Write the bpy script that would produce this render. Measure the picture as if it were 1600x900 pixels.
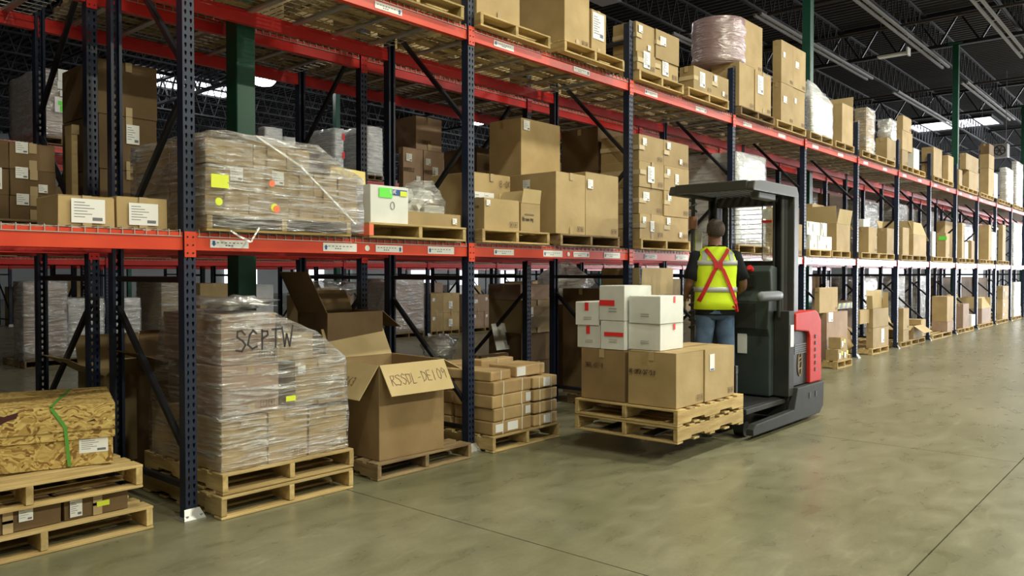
import bpy, bmesh, math, random
from mathutils import Vector, Matrix, noise
for o in list(bpy.data.objects): bpy.data.objects.remove(o, do_unlink=True)
random.seed(7)
sc = bpy.context.scene
col = sc.collection
R = math.radians
# ------------------------------------------------------------------ camera
F = 1248.0; H = 1.54; YAW = R(41.0); PITCH = R(1.06)
cam = bpy.data.cameras.new('camera'); cam.sensor_width = 36; cam.lens = 36*F/1600
cam.clip_start = .05; cam.clip_end = 300
co = bpy.data.objects.new('camera', cam); col.objects.link(co)
co.location = (0, 0, H); co.rotation_euler = (R(90)-PITCH, 0, YAW-R(90))
sc.camera = co
# ------------------------------------------------------------------ world, exposure
sc.view_settings.view_transform = 'Standard'; sc.view_settings.look = 'None'
sc.view_settings.gamma = 1; sc.view_settings.exposure = -.38
w = bpy.data.worlds.new('world'); sc.world = w; w.use_nodes = True
w.node_tree.nodes['Background'].inputs[0].default_value = (.75, .85, 1, 1)
w.node_tree.nodes['Background'].inputs[1].default_value = .04
# ------------------------------------------------------------------ large lights
def area(name, loc, rot, sx, sy, power, color=(1, 1, 1), spread=180):
    l = bpy.data.lights.new(name, 'AREA'); l.shape = 'RECTANGLE'; l.size = sx; l.size_y = sy
    l.energy = power; l.color = color; l.spread = R(spread)
    o = bpy.data.objects.new(name, l); col.objects.link(o); o.location = loc; o.rotation_euler = rot
    return o
WARM = (1, .965, .76); COOL = (.93, .96, 1)
AISLE_LAMPS = [(-5, 180), (1.2, 300), (7.4, 430), (13.6, 460), (20, 560), (27, 620), (34, 620), (42, 600)]
FRONT_LAMPS = [(-4, 300), (4, 1300), (12, 1300), (21, 1500), (31, 1500)]     # the next lamp row, over the open floor across the aisle
LAMP_Y = .6; LAMP_Z = 8.2
for x, p in AISLE_LAMPS:
    area('high_bay_light', (x, LAMP_Y, LAMP_Z-.05), (0, 0, 0), .6, .4, p*1.0, WARM if x < 12 else (1, .97, .88))
for x, p in FRONT_LAMPS:
    area('high_bay_light', (x, -7.5, LAMP_Z-.05), (0, 0, 0), .6, .4, p, WARM if x < 15 else (1, .97, .88))
BACK_LAMPS = [(2, 11.2), (9, 11.2), (16, 11.2), (23, 11.2), (30, 11.2), (12, 20), (26, 20), (40, 20)]
for x, y in BACK_LAMPS:
    area('back_aisle_light', (x, y, LAMP_Z-.05), (0, 0, 0), 1.2, .5, 85, (1, .97, .9))
DOORS = [51, 55.5, 60, 64.5, 69, 73.4]
for x in DOORS:      # daylight entering through the open dock doors across the aisle
    area('dock_daylight', (x, -10.7, 2.1), (R(90), 0, 0), 3.4, 3.8, 2600, COOL)

# ------------------------------------------------------------------ pixel -> world helper (points of the real place, read off the photo)
fw = Vector((math.cos(YAW)*math.cos(PITCH), math.sin(YAW)*math.cos(PITCH), -math.sin(PITCH)))
rt = Vector((math.sin(YAW), -math.cos(YAW), 0)); up = rt.cross(fw)
def P(px, py, X=None, Y=None, Z=None):
    d = fw + rt*((px-800)/F) - up*((py-450)/F)
    if Y is not None: t = Y/d.y
    elif X is not None: t = X/d.x
    else: t = (Z-H)/d.z
    return Vector((0, 0, H)) + d*t
# ------------------------------------------------------------------ materials
def mat(name, rgb=(.8, .8, .8), rough=.5, metal=0, spec=.5):
    m = bpy.data.materials.new(name); m.use_nodes = True
    b = m.node_tree.nodes['Principled BSDF']
    b.inputs['Base Color'].default_value = (*rgb, 1); b.inputs['Roughness'].default_value = rough
    b.inputs['Metallic'].default_value = metal; b.inputs['Specular IOR Level'].default_value = spec
    return m
def nz(m, scale=(1, 1, 1), nscale=5, detail=4, c1=(0, 0, 0), c2=(1, 1, 1), p=(.3, .7), rand=0, bump=0, coord='Object', bscale=None, rough=None, dist=0):
    """noise-mixed base colour, per-object brightness variation, fine bump"""
    nt = m.node_tree; N = nt.nodes; L = nt.links; b = N['Principled BSDF']
    if coord == 'World':
        g = N.new('ShaderNodeNewGeometry'); src = g.outputs['Position']
    else:
        g = N.new('ShaderNodeTexCoord'); src = g.outputs['Object']
    mp = N.new('ShaderNodeMapping'); mp.inputs['Scale'].default_value = scale; L.new(src, mp.inputs['Vector'])
    if rand:
        oi = N.new('ShaderNodeObjectInfo'); ml = N.new('ShaderNodeMath'); ml.operation = 'MULTIPLY'; ml.inputs[1].default_value = 37
        L.new(oi.outputs['Random'], ml.inputs[0]); L.new(ml.outputs[0], mp.inputs['Location'])
    n = N.new('ShaderNodeTexNoise'); n.inputs['Scale'].default_value = nscale; n.inputs['Detail'].default_value = detail
    n.inputs['Distortion'].default_value = dist
    L.new(mp.outputs[0], n.inputs['Vector'])
    r = N.new('ShaderNodeValToRGB'); r.color_ramp.elements[0].position = p[0]; r.color_ramp.elements[1].position = p[1]
    r.color_ramp.elements[0].color = (*c1, 1); r.color_ramp.elements[1].color = (*c2, 1)
    L.new(n.outputs['Fac'], r.inputs['Fac']); out = r.outputs['Color']
    if rand:
        mr = N.new('ShaderNodeMapRange'); mr.inputs['To Min'].default_value = 1-rand; mr.inputs['To Max'].default_value = 1+rand
        L.new(oi.outputs['Random'], mr.inputs['Value'])
        hs = N.new('ShaderNodeHueSaturation'); L.new(mr.outputs[0], hs.inputs['Value']); L.new(out, hs.inputs['Color']); out = hs.outputs['Color']
    L.new(out, b.inputs['Base Color'])
    if bump:
        n2 = N.new('ShaderNodeTexNoise'); n2.inputs['Scale'].default_value = bscale or nscale*3; n2.inputs['Detail'].default_value = 5
        L.new(mp.outputs[0], n2.inputs['Vector'])
        bp = N.new('ShaderNodeBump'); bp.inputs['Strength'].default_value = bump; bp.inputs['Distance'].default_value = .01
        L.new(n2.outputs['Fac'], bp.inputs['Height']); L.new(bp.outputs[0], b.inputs['Normal'])
    if rough:
        mr = N.new('ShaderNodeMapRange'); mr.inputs['To Min'].default_value = rough[0]; mr.inputs['To Max'].default_value = rough[1]
        L.new(n.outputs['Fac'], mr.inputs['Value']); L.new(mr.outputs[0], b.inputs['Roughness'])
    return m
M = {}
M['card'] = nz(mat('cardboard', rough=.72, spec=.25), (1, 1, 1), 3.2, 4, (.375, .270, .125), (.475, .350, .175), rand=.14, bump=.15, bscale=25)
M['carddark'] = nz(mat('cardboard_dark', rough=.75, spec=.2), (1, 1, 1), 3, 4, (.14, .09, .044), (.20, .13, .065), rand=.12, bump=.15, bscale=25)  # dark brown cardboard, with the shade inside the bays put into its colour
M['cardin'] = nz(mat('cardboard_inner', rough=.8, spec=.2), (1, 1, 1), 3, 3, (.48, .37, .185), (.58, .45, .24), bump=.1)
M['cardmid'] = nz(mat('cardboard_mid', rough=.75, spec=.2), (1, 1, 1), 3, 4, (.25, .165, .08), (.33, .225, .11), bump=.15, bscale=25)  # darker cardboard, the shade under the open carton's flaps put into its colour
M['cardpink'] = nz(mat('cardboard_pinkish', rough=.7, spec=.25), (1, 1, 1), 3, 3, (.33, .22, .155), (.43, .30, .21), rand=.1, bump=.12)
M['paperwrap'] = nz(mat('kraft_paper', rough=.55, spec=.35), (1, 1, 1), 4, 5, (.38, .25, .115), (.54, .38, .18), rand=.15, bump=.5, bscale=9)
M['whitebox'] = nz(mat('white_carton', rough=.6), (1, 1, 1), 4, 3, (.66, .68, .64), (.80, .81, .78), rand=.05, bump=.1)
M['tape'] = mat('packing_tape', (.47, .35, .19), .22)
M['tapelight'] = mat('packing_tape_light', (.62, .50, .30), .18)
M['straptape'] = mat('white_string', (.72, .68, .55), .5)
M['label'] = mat('label_paper', (.84, .85, .83), .5)
M['ink'] = mat('label_ink', (.16, .17, .2), .6)
M['marker'] = mat('marker_ink', (.03, .028, .03), .5)
M['markerfaint'] = mat('marker_faint', (.16, .10, .05), .6)
M['green'] = mat('sticker_green', (.15, .85, .08), .5); M['yellow'] = mat('sticker_yellow', (.75, .85, .05), .5)
M['redst'] = mat('sticker_red', (.8, .03, .03), .5); M['orangest'] = mat('sticker_orange', (.95, .2, .1), .5)
M['blue'] = mat('print_blue', (.03, .1, .35), .5)
M['wood'] = nz(mat('pallet_wood', rough=.75, spec=.2), (1.2, 9, 9), 2.2, 6, (.36, .25, .10), (.60, .45, .21), rand=.22, bump=.3, bscale=14)
M['woodold'] = nz(mat('pallet_wood_weathered', rough=.85, spec=.15), (1.2, 9, 9), 2.2, 6, (.16, .11, .06), (.36, .26, .14), rand=.2, bump=.4, bscale=14)
M['osb'] = nz(mat('chipboard', rough=.65, spec=.3), (1, 2.3, 2.3), 7, 3, (.26, .14, .035), (.62, .42, .13), p=(.34, .6), bump=.25, bscale=40, dist=1.6)
def osb():
    m = mat('chipboard', rough=.6, spec=.3); N = m.node_tree.nodes; L = m.node_tree.links; b = N['Principled BSDF']
    tc = N.new('ShaderNodeTexCoord'); n = N.new('ShaderNodeTexNoise'); n.inputs['Scale'].default_value = 3.5; n.inputs['Detail'].default_value = 3; L.new(tc.outputs['Object'], n.inputs[0])
    mx = N.new('ShaderNodeMix'); mx.data_type = 'VECTOR'; mx.inputs[0].default_value = .28; L.new(tc.outputs['Object'], mx.inputs[4]); L.new(n.outputs['Color'], mx.inputs[5])
    mp = N.new('ShaderNodeMapping'); mp.inputs['Scale'].default_value = (1, 2.4, 2.6); mp.inputs['Rotation'].default_value = (.3, .5, .2); L.new(mx.outputs[1], mp.inputs[0])
    v = N.new('ShaderNodeTexVoronoi'); v.inputs['Scale'].default_value = 42; L.new(mp.outputs[0], v.inputs['Vector'])
    r = N.new('ShaderNodeValToRGB'); e = r.color_ramp.elements; e[0].position = .05; e[0].color = (.20, .10, .025, 1); e[1].position = .95; e[1].color = (.66, .50, .18, 1)
    q = e.new(.3); q.color = (.42, .27, .075, 1); sp = N.new('ShaderNodeSeparateColor'); L.new(v.outputs['Color'], sp.inputs[0]); L.new(sp.outputs[0], r.inputs[0]); L.new(r.outputs[0], b.inputs['Base Color'])
    bp = N.new('ShaderNodeBump'); bp.inputs['Strength'].default_value = .3; bp.inputs['Distance'].default_value = .004; L.new(sp.outputs[1], bp.inputs['Height']); L.new(bp.outputs[0], b.inputs['Normal'])
    return m
M['osb'] = osb()
M['beam'] = nz(mat('beam_orange_red', rough=.32), (1, 1, 1), 3, 3, (.62, .045, .018), (.74, .07, .022), bump=.05)
M['beamred'] = nz(mat('beam_red', rough=.38), (1, 1, 1), 3, 3, (.50, .015, .015), (.60, .025, .02), bump=.05)
M['post'] = nz(mat('upright_blue', rough=.45), (1, 1, 1), 6, 3, (.006, .013, .036), (.011, .022, .056), bump=.06)
M['brace'] = nz(mat('brace_black', rough=.4), (1, 1, 1), 6, 3, (.006, .007, .011), (.012, .014, .02))
M['galv'] = mat('galvanised', (.52, .53, .52), .42, .7)
M['wire'] = mat('deck_wire', (.40, .38, .34), .5, .5)
M['bolt'] = mat('bolt_steel', (.55, .55, .55), .35, .9)
M['column'] = nz(mat('column_green', rough=.4), (1, 1, 1), 2, 2, (.008, .075, .045), (.012, .10, .06))
M['steel'] = mat('roof_steel', (.022, .022, .025), .6, .2)
M['deckroof'] = nz(mat('roof_deck', rough=.5, metal=.2), (1, .2, 1), .8, 3, (.030, .030, .034), (.05, .05, .055), coord='World')
M['rail'] = mat('fixture_grey', (.30, .29, .29), .45)
M['pipe'] = mat('pipe_dark', (.06, .045, .045), .75)
M['wall'] = nz(mat('wall_panel', rough=.8), (1, 1, 1), .3, 2, (.20, .21, .20), (.27, .28, .27), coord='World')
M['void'] = mat('joint_filler', (.02, .02, .018), .9)
def glow(name, rgb, s):
    m = bpy.data.materials.new(name); m.use_nodes = True; nt = m.node_tree; nt.nodes.clear()
    e = nt.nodes.new('ShaderNodeEmission'); e.inputs[0].default_value = (*rgb, 1); e.inputs[1].default_value = s
    o = nt.nodes.new('ShaderNodeOutputMaterial'); nt.links.new(e.outputs[0], o.inputs[0]); return m
M['lamp'] = glow('lamp_glow', (1, 1, .93), 30); M['sky'] = glow('skylight_glow', (.9, .93, 1), 6.0); M['dock'] = glow('dock_daylight_glow', (.93, .96, 1), 16); M['day'] = glow('daylight_glow', (.9, .95, 1), 2.5)
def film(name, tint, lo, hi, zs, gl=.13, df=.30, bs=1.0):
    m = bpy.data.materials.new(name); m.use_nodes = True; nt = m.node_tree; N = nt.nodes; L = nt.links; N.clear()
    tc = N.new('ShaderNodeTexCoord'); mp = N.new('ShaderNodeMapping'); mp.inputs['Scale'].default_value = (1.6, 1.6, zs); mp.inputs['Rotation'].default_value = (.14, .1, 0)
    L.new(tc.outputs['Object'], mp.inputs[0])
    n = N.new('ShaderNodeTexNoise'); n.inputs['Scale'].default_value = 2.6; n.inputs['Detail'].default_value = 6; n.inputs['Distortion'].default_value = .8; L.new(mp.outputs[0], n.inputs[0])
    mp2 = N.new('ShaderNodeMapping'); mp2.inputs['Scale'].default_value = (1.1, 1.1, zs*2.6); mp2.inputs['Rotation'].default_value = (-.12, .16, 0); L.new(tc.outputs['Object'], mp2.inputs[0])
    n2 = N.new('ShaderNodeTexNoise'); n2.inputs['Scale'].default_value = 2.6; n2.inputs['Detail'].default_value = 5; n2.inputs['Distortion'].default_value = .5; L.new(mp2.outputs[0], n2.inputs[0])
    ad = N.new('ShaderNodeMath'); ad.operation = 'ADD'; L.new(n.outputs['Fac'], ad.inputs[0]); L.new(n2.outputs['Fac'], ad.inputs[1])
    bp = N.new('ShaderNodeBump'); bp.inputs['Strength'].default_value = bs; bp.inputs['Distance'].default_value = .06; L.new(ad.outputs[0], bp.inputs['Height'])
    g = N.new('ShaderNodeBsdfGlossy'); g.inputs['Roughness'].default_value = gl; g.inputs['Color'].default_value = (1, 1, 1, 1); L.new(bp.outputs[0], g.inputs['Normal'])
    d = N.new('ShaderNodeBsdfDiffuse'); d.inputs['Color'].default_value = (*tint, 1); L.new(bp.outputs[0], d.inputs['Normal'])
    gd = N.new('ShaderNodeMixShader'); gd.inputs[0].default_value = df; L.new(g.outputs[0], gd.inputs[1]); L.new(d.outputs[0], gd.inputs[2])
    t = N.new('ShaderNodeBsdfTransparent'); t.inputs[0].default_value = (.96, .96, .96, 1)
    mr = N.new('ShaderNodeMapRange'); mr.inputs['From Min'].default_value = .44; mr.inputs['From Max'].default_value = .62  # milky noise streaks in the opacity stand in for the film's highlights
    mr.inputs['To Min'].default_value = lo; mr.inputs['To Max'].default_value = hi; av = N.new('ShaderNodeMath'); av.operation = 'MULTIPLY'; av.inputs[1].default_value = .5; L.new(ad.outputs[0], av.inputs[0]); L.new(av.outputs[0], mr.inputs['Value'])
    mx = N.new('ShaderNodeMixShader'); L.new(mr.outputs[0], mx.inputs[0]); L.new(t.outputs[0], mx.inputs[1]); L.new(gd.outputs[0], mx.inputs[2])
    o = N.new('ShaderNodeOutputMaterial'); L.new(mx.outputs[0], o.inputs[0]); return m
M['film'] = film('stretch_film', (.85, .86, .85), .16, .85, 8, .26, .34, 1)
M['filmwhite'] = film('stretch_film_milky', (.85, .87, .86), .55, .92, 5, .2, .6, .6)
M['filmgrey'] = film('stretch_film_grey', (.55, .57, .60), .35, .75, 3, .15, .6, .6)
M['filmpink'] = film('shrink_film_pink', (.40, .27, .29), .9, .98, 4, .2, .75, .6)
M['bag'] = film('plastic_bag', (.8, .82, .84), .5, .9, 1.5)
def concrete():
    m = mat('polished_concrete', rough=.35, spec=.5); nt = m.node_tree; N = nt.nodes; L = nt.links; b = N['Principled BSDF']
    g = N.new('ShaderNodeNewGeometry')
    def noise_(s, d, dist=0, sc=(1, 1, 1)):
        mp = N.new('ShaderNodeMapping'); mp.inputs['Scale'].default_value = sc; L.new(g.outputs['Position'], mp.inputs[0])
        n = N.new('ShaderNodeTexNoise'); n.inputs['Scale'].default_value = s; n.inputs['Detail'].default_value = d; n.inputs['Distortion'].default_value = dist
        L.new(mp.outputs[0], n.inputs[0]); return n.outputs['Fac']
    a = noise_(.55, 5, .4, (1, 1.5, 1)); bb = noise_(3.2, 7, .5, (1, 1.9, 1)); fine = noise_(30, 4, 0, (1, 1.6, 1)); sc_ = noise_(2.6, 9, 2.5, (.5, 2.6, 1))
    def ramp(src, p0, p1, c0, c1):
        r = N.new('ShaderNodeValToRGB'); e = r.color_ramp.elements; e[0].position = p0; e[1].position = p1; e[0].color = (*c0, 1); e[1].color = (*c1, 1); L.new(src, r.inputs[0]); return r.outputs[0]
    def mul(x, y):
        m_ = N.new('ShaderNodeMix'); m_.data_type = 'RGBA'; m_.blend_type = 'MULTIPLY'; m_.inputs[0].default_value = 1; L.new(x, m_.inputs[6]); L.new(y, m_.inputs[7]); return m_.outputs[2]
    c_ = ramp(a, .25, .75, (.165, .162, .090), (.258, .245, .160))
    c_ = mul(c_, ramp(bb, .2, .8, (.72, .72, .70), (1.22, 1.22, 1.26)))
    c_ = mul(c_, ramp(fine, .2, .8, (.88, .88, .88), (1.1, 1.1, 1.1)))
    c_ = mul(c_, ramp(sc_, .60, .78, (1, 1, 1), (1.3, 1.32, 1.42)))
    L.new(c_, b.inputs['Base Color'])
    mr = N.new('ShaderNodeMapRange'); mr.inputs['From Min'].default_value = .3; mr.inputs['From Max'].default_value = .7
    mr.inputs['To Min'].default_value = .26; mr.inputs['To Max'].default_value = .34; L.new(bb, mr.inputs['Value']); L.new(mr.outputs[0], b.inputs['Roughness'])
    bp = N.new('ShaderNodeBump'); bp.inputs['Strength'].default_value = .03; bp.inputs['Distance'].default_value = .02; L.new(bb, bp.inputs['Height'])
    return m
M['floor'] = concrete()
# ------------------------------------------------------------------ mesh builder
class MB:
    def __init__(s): s.v = []; s.f = []; s.mi = []; s.cur = 0
    def add(s, vs, fs):
        n = len(s.v); s.v += [tuple(v) for v in vs]; s.f += [tuple(i+n for i in f) for f in fs]; s.mi += [s.cur]*len(fs); return s
    def box(s, x0, x1, y0, y1, z0, z1, mt=None):
        vs = [Vector(p) for p in ((x0, y0, z0), (x1, y0, z0), (x1, y1, z0), (x0, y1, z0), (x0, y0, z1), (x1, y0, z1), (x1, y1, z1), (x0, y1, z1))]
        if mt is not None: vs = [mt @ v for v in vs]
        return s.add(vs, [(0, 3, 2, 1), (4, 5, 6, 7), (0, 1, 5, 4), (1, 2, 6, 5), (2, 3, 7, 6), (3, 0, 4, 7)])
    def tube(s, p, q, r, n=8, r2=None, caps=True):
        p = Vector(p); q = Vector(q); d = (q-p).normalized(); a = d.orthogonal().normalized(); b = d.cross(a); r2 = r if r2 is None else r2
        vs = []
        for c, rr in ((p, r), (q, r2)):
            for i in range(n):
                t = 2*math.pi*i/n+math.pi/n; vs.append(c+a*math.cos(t)*rr+b*math.sin(t)*rr)
        fs = [(i, (i+1) % n, n+(i+1) % n, n+i) for i in range(n)]
        if caps: fs += [tuple(reversed(range(n))), tuple(range(n, 2*n))]
        return s.add(vs, fs)
    def bar(s, p, q, wy, wz, upv=(0, 0, 1)):      # rectangular bar p->q
        p = Vector(p); q = Vector(q); d = (q-p).normalized(); u = Vector(upv)
        a = d.cross(u); a = a.normalized() if a.length > 1e-5 else d.orthogonal().normalized(); b = a.cross(d)
        vs = [c+a*i*wy/2+b*j*wz/2 for c in (p, q) for i, j in ((-1, -1), (1, -1), (1, 1), (-1, 1))]
        return s.add(vs, [(0, 1, 5, 4), (1, 2, 6, 5), (2, 3, 7, 6), (3, 0, 4, 7), (3, 2, 1, 0), (4, 5, 6, 7)])
    def prism(s, pts, lo, hi, axis='y'):          # 2D outline extruded along an axis
        def mk(a, b, c): return (a, c, b) if axis == 'y' else ((c, a, b) if axis == 'x' else (a, b, c))
        n = len(pts); vs = [mk(a, b, lo) for a, b in pts]+[mk(a, b, hi) for a, b in pts]
        return s.add(vs, [(i, (i+1) % n, n+(i+1) % n, n+i) for i in range(n)]+[tuple(reversed(range(n))), tuple(range(n, 2*n))])
    def loft(s, rings, cap=True):
        n = len(rings[0]); vs = [p for r in rings for p in r]; fs = []
        for k in range(len(rings)-1):
            for i in range(n): fs.append((k*n+i, k*n+(i+1) % n, (k+1)*n+(i+1) % n, (k+1)*n+i))
        if cap: fs += [tuple(reversed(range(n))), tuple(range((len(rings)-1)*n, len(rings)*n))]
        return s.add(vs, fs)
    def mesh(s, name, mats, bevel=0, smooth=False, seg=1, fixn=True):
        me = bpy.data.meshes.new(name); me.from_pydata(s.v, [], s.f)
        for m in (mats if isinstance(mats, (list, tuple)) else [mats]): me.materials.append(M[m] if isinstance(m, str) else m)
        me.polygons.foreach_set('material_index', s.mi)
        if bevel or fixn:
            bm = bmesh.new(); bm.from_mesh(me)
            if fixn: bmesh.ops.recalc_face_normals(bm, faces=bm.faces)
            if bevel: bmesh.ops.bevel(bm, geom=[e for e in bm.edges if len(e.link_faces) == 2 and e.calc_face_angle(0) > .6], offset=bevel, segments=seg, affect='EDGES', profile=.6, clamp_overlap=True)
            bm.to_mesh(me); bm.free()
        if smooth: me.polygons.foreach_set('use_smooth', [True]*len(me.polygons))
        me.update(); return me
def link(name, me, parent=None, loc=None, rot=None):
    o = bpy.data.objects.new(name, me); col.objects.link(o)
    if parent is not None: o.parent = parent
    if loc is not None: o.location = loc
    if rot is not None: o.rotation_euler = rot
    return o
def build(mb, name, mats, parent=None, loc=None, rot=None, **k): return link(name, mb.mesh(name, mats, **k), parent, loc, rot)
def empty(name, loc=(0, 0, 0), rz=0):
    o = link(name, None, None, loc, (0, 0, rz)); o.empty_display_size = .2; return o
LABELS = {}
def tag(o, label, cat, group=None, kind=None):
    o['label'] = label; o['category'] = cat
    if group: o['group'] = group
    if kind: o['kind'] = kind
    LABELS.setdefault(label, []).append((o.name, group)); return o
def struct(o): o['kind'] = 'structure'; return o

# ================================================================== the setting
fl = MB().box(-26, 76, -13, 54, -.3, -.02); floor = struct(build(fl, 'floor', 'void'))
JX = [3.5+4.1*k for k in range(-7, 18)]; JY = [1.13+4.13*k for k in range(-3, 13)]
slab = MB().box(.004, 4.096, .004, 4.126, -.2, 0).mesh('floor_slab', 'floor')
for jx in JX:
    for jy in JY: link('floor_slab', slab, floor, (jx, jy, 0))
ce = MB(); x = -26
while x < 76:
    ce.add([(x, -13, 9.9), (x+.06, -13, 9.9), (x+.10, -13, 9.97), (x+.24, -13, 9.97), (x+.28, -13, 9.9), (x, 54, 9.9), (x+.06, 54, 9.9), (x+.10, 54, 9.97), (x+.24, 54, 9.97), (x+.28, 54, 9.9)],
           [(i, i+1, i+6, i+5) for i in range(4)]); x += .28
ce.box(-26, 76, -13, 54, 9.99, 10.2)
ceiling = struct(build(ce, 'ceiling', 'deckroof', fixn=False))
jm = MB(); LJ = 12.45; n = 20
for z in (9.86, 8.95): jm.bar((0, -.03, z), (LJ, -.03, z), .05, .06); jm.bar((0, .03, z), (LJ, .03, z), .02, .05)
for i in range(n):
    a = LJ*i/n; b = LJ*(i+1)/n; m_ = (a+b)/2
    jm.bar((a, 0, 9.86), (m_, 0, 8.95), .03, .03); jm.bar((m_, 0, 8.95), (b, 0, 9.86), .03, .03)
joist = jm.mesh('roof_joist', 'steel')
for sx in range(-2, 5):
    for j in range(22): link('roof_joist', joist, ceiling, (3.55+LJ*sx, -9.0+2.6*j+.4, 0))
gm = MB()
for z in (9.8, 8.8):
    gm.box(-.09, .09, -12.5, 53.5, z-.05, z+.05)
for i in range(54):
    y = -12+1.2*i
    gm.bar((0, y, 9.8), (0, y+.6, 8.8), .06, .06, (1, 0, 0)); gm.bar((0, y+.6, 8.8), (0, y+1.2, 9.8), .06, .06, (1, 0, 0))
gird = gm.mesh('roof_girder', 'steel')
for sx in range(-1, 6): link('roof_girder', gird, ceiling, (3.55+LJ*sx, 0, 0))
pm = MB()
for x_ in (10.5, 21.5, 25.0, 34.5): pm.tube((x_, -12, 8.72), (x_, 53, 8.72), .04, 8)
for y_ in (2.0, 20.0): pm.tube((-20, y_, 8.6), (70, y_, 8.6), .05, 8)
build(pm, 'sprinkler_pipe', 'pipe', ceiling)
cm = MB(); cm.box(-.085, .085, -.085, .085, 0, 8.8); cm.box(-.2, .2, -.2, .2, 8.78, 8.84)
cmesh = cm.mesh('column', 'column', bevel=.006)
for k in range(5): struct(link('column', cmesh, None, (3.55+LJ*k, 6.07, 0)))
for k in range(5):
    for yy in (21.5, 37): struct(link('column', cmesh, None, (3.55+LJ*k, yy, 0)))
struct(build(MB().box(-26, 76, 53.7, 54, 0, 9.9), 'wall_back', 'wall'))
struct(build(MB().box(75.7, 76, -13, 53.7, 0, 9.9), 'wall_right', 'wall'))
struct(build(MB().box(-26, -25.7, -13, 53.7, 0, 9.9), 'wall_left', 'wall'))
wf = MB(); xs = [-25.7]
for x in DOORS: xs += [x-1.7, x+1.7]
xs.append(75.7)
for i in range(0, len(xs), 2): wf.box(xs[i], xs[i+1], -11.2, -11, 0, 9.9)
for x in DOORS: wf.box(x-1.7, x+1.7, -11.2, -11, 4, 9.9)
struct(build(wf, 'wall_front', 'wall'))
for i, x in enumerate(DOORS):     # sunlit dock doors seen only by reflection
    d = struct(build(MB().box(x-1.7, x+1.7, -11.1, -11.05, 0, 4), 'door_%d' % (i+1), 'dock'))
# far bright doors and windows of the back and right walls
for i, y in enumerate((-8.5, -3.6, 1.3)): struct(build(MB().box(75.6, 75.68, y-1.8, y+1.8, .05, 4), 'door_%d' % (len(DOORS)+i+1), 'dock')); area('dock_daylight', (75.4, y, 2.1), (R(90), 0, R(90)), 3.4, 3.8, 2600, COOL)
n_ = 1
for x in (30, 36, 48, 54, 60): struct(build(MB().box(x, x+2.6, 53.6, 53.68, .1, 3.2), 'window_%d' % n_, 'day')); n_ += 1
for y in (14, 20, 30, 36, 42): struct(build(MB().box(75.6, 75.68, y, y+3, .1, 3.4), 'window_%d' % n_, 'day')); n_ += 1
# skylights
for px, py, sx_, sy_ in ((1488, 194, 3.0, 4.2), (280, 130, 5.5, 2.4)):
    c = P(px, py, Z=9.86)
    s = struct(build(MB().box(-sx_/2, sx_/2, -sy_/2, sy_/2, 0, .03), 'window_%d' % n_, 'sky', None, c)); n_ += 1
    fr = MB(); fr.box(-sx_/2-.1, -sx_/2, -sy_/2-.1, sy_/2+.1, -.08, .05); fr.box(sx_/2, sx_/2+.1, -sy_/2-.1, sy_/2+.1, -.08, .05)
    fr.box(-sx_/2, sx_/2, -sy_/2-.1, -sy_/2, -.08, .05); fr.box(-sx_/2, sx_/2, sy_/2, sy_/2+.1, -.08, .05); build(fr, 'skylight_frame', 'steel', s)
# long unlit strip fixtures under the roof
sm = MB()
for yy in (-.09, .09): sm.box(0, 9.3, yy-.03, yy+.03, 0, .07)
for i in range(5): sm.box(.5+i*2.05, .56+i*2.05, -.09, .09, .07, .09); sm.box(.52+i*2.05, .54+i*2.05, -.01, .01, .09, .20)
smm = sm.mesh('strip_fixture', 'rail')
for x, y, what in ((20.2, 6.6, 'nearest above the white wrapped load'), (32.2, 6.6, 'right of the second green column'), (20.4, 4.4, 'at the upper right corner'), (20.2, 9.0, 'right of the first green column'), (32.2, 8.9, 'left of the second green column'), (20.2, 11.6, 'far behind the first green column')):
    tag(link('strip_light', smm, None, (x, y, 8.32)), 'long grey unlit strip light under the roof, '+what, 'light')
# round high bay lamps: visible ones over the back aisles
lm = MB(); lm.loft([[Vector((math.cos(t)*r, math.sin(t)*r, z)) for t in [i*math.pi/10 for i in range(20)]] for r, z in ((.28, 0), (.26, .10), (.12, .22), (.06, .32))])
lmesh = lm.mesh('lamp_housing', 'rail', smooth=True)
gmesh = MB().loft([[Vector((math.cos(t)*r, math.sin(t)*r, z)) for t in [i*math.pi/10 for i in range(20)]] for r, z in ((.10, -.24), (.28, -.19), (.38, -.08), (.40, 0.0))]).mesh('lamp_lens', 'lamp')
rmesh = MB().tube((0, 0, .32), (0, 0, 1.9), .012, 6).mesh('lamp_rod', 'rail')
for px, py, w_ in ((412, 123, 'behind the green column, upper left'), (746, 186, 'just right of the second blue upright')):
    c = P(px, py, Z=8.0); t = tag(empty('high_bay_lamp', c), 'round glowing high bay lamp '+w_, 'lamp')
    link('lamp_housing', lmesh, t); link('lamp_lens', gmesh, t); link('lamp_rod', rmesh, t)
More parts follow.
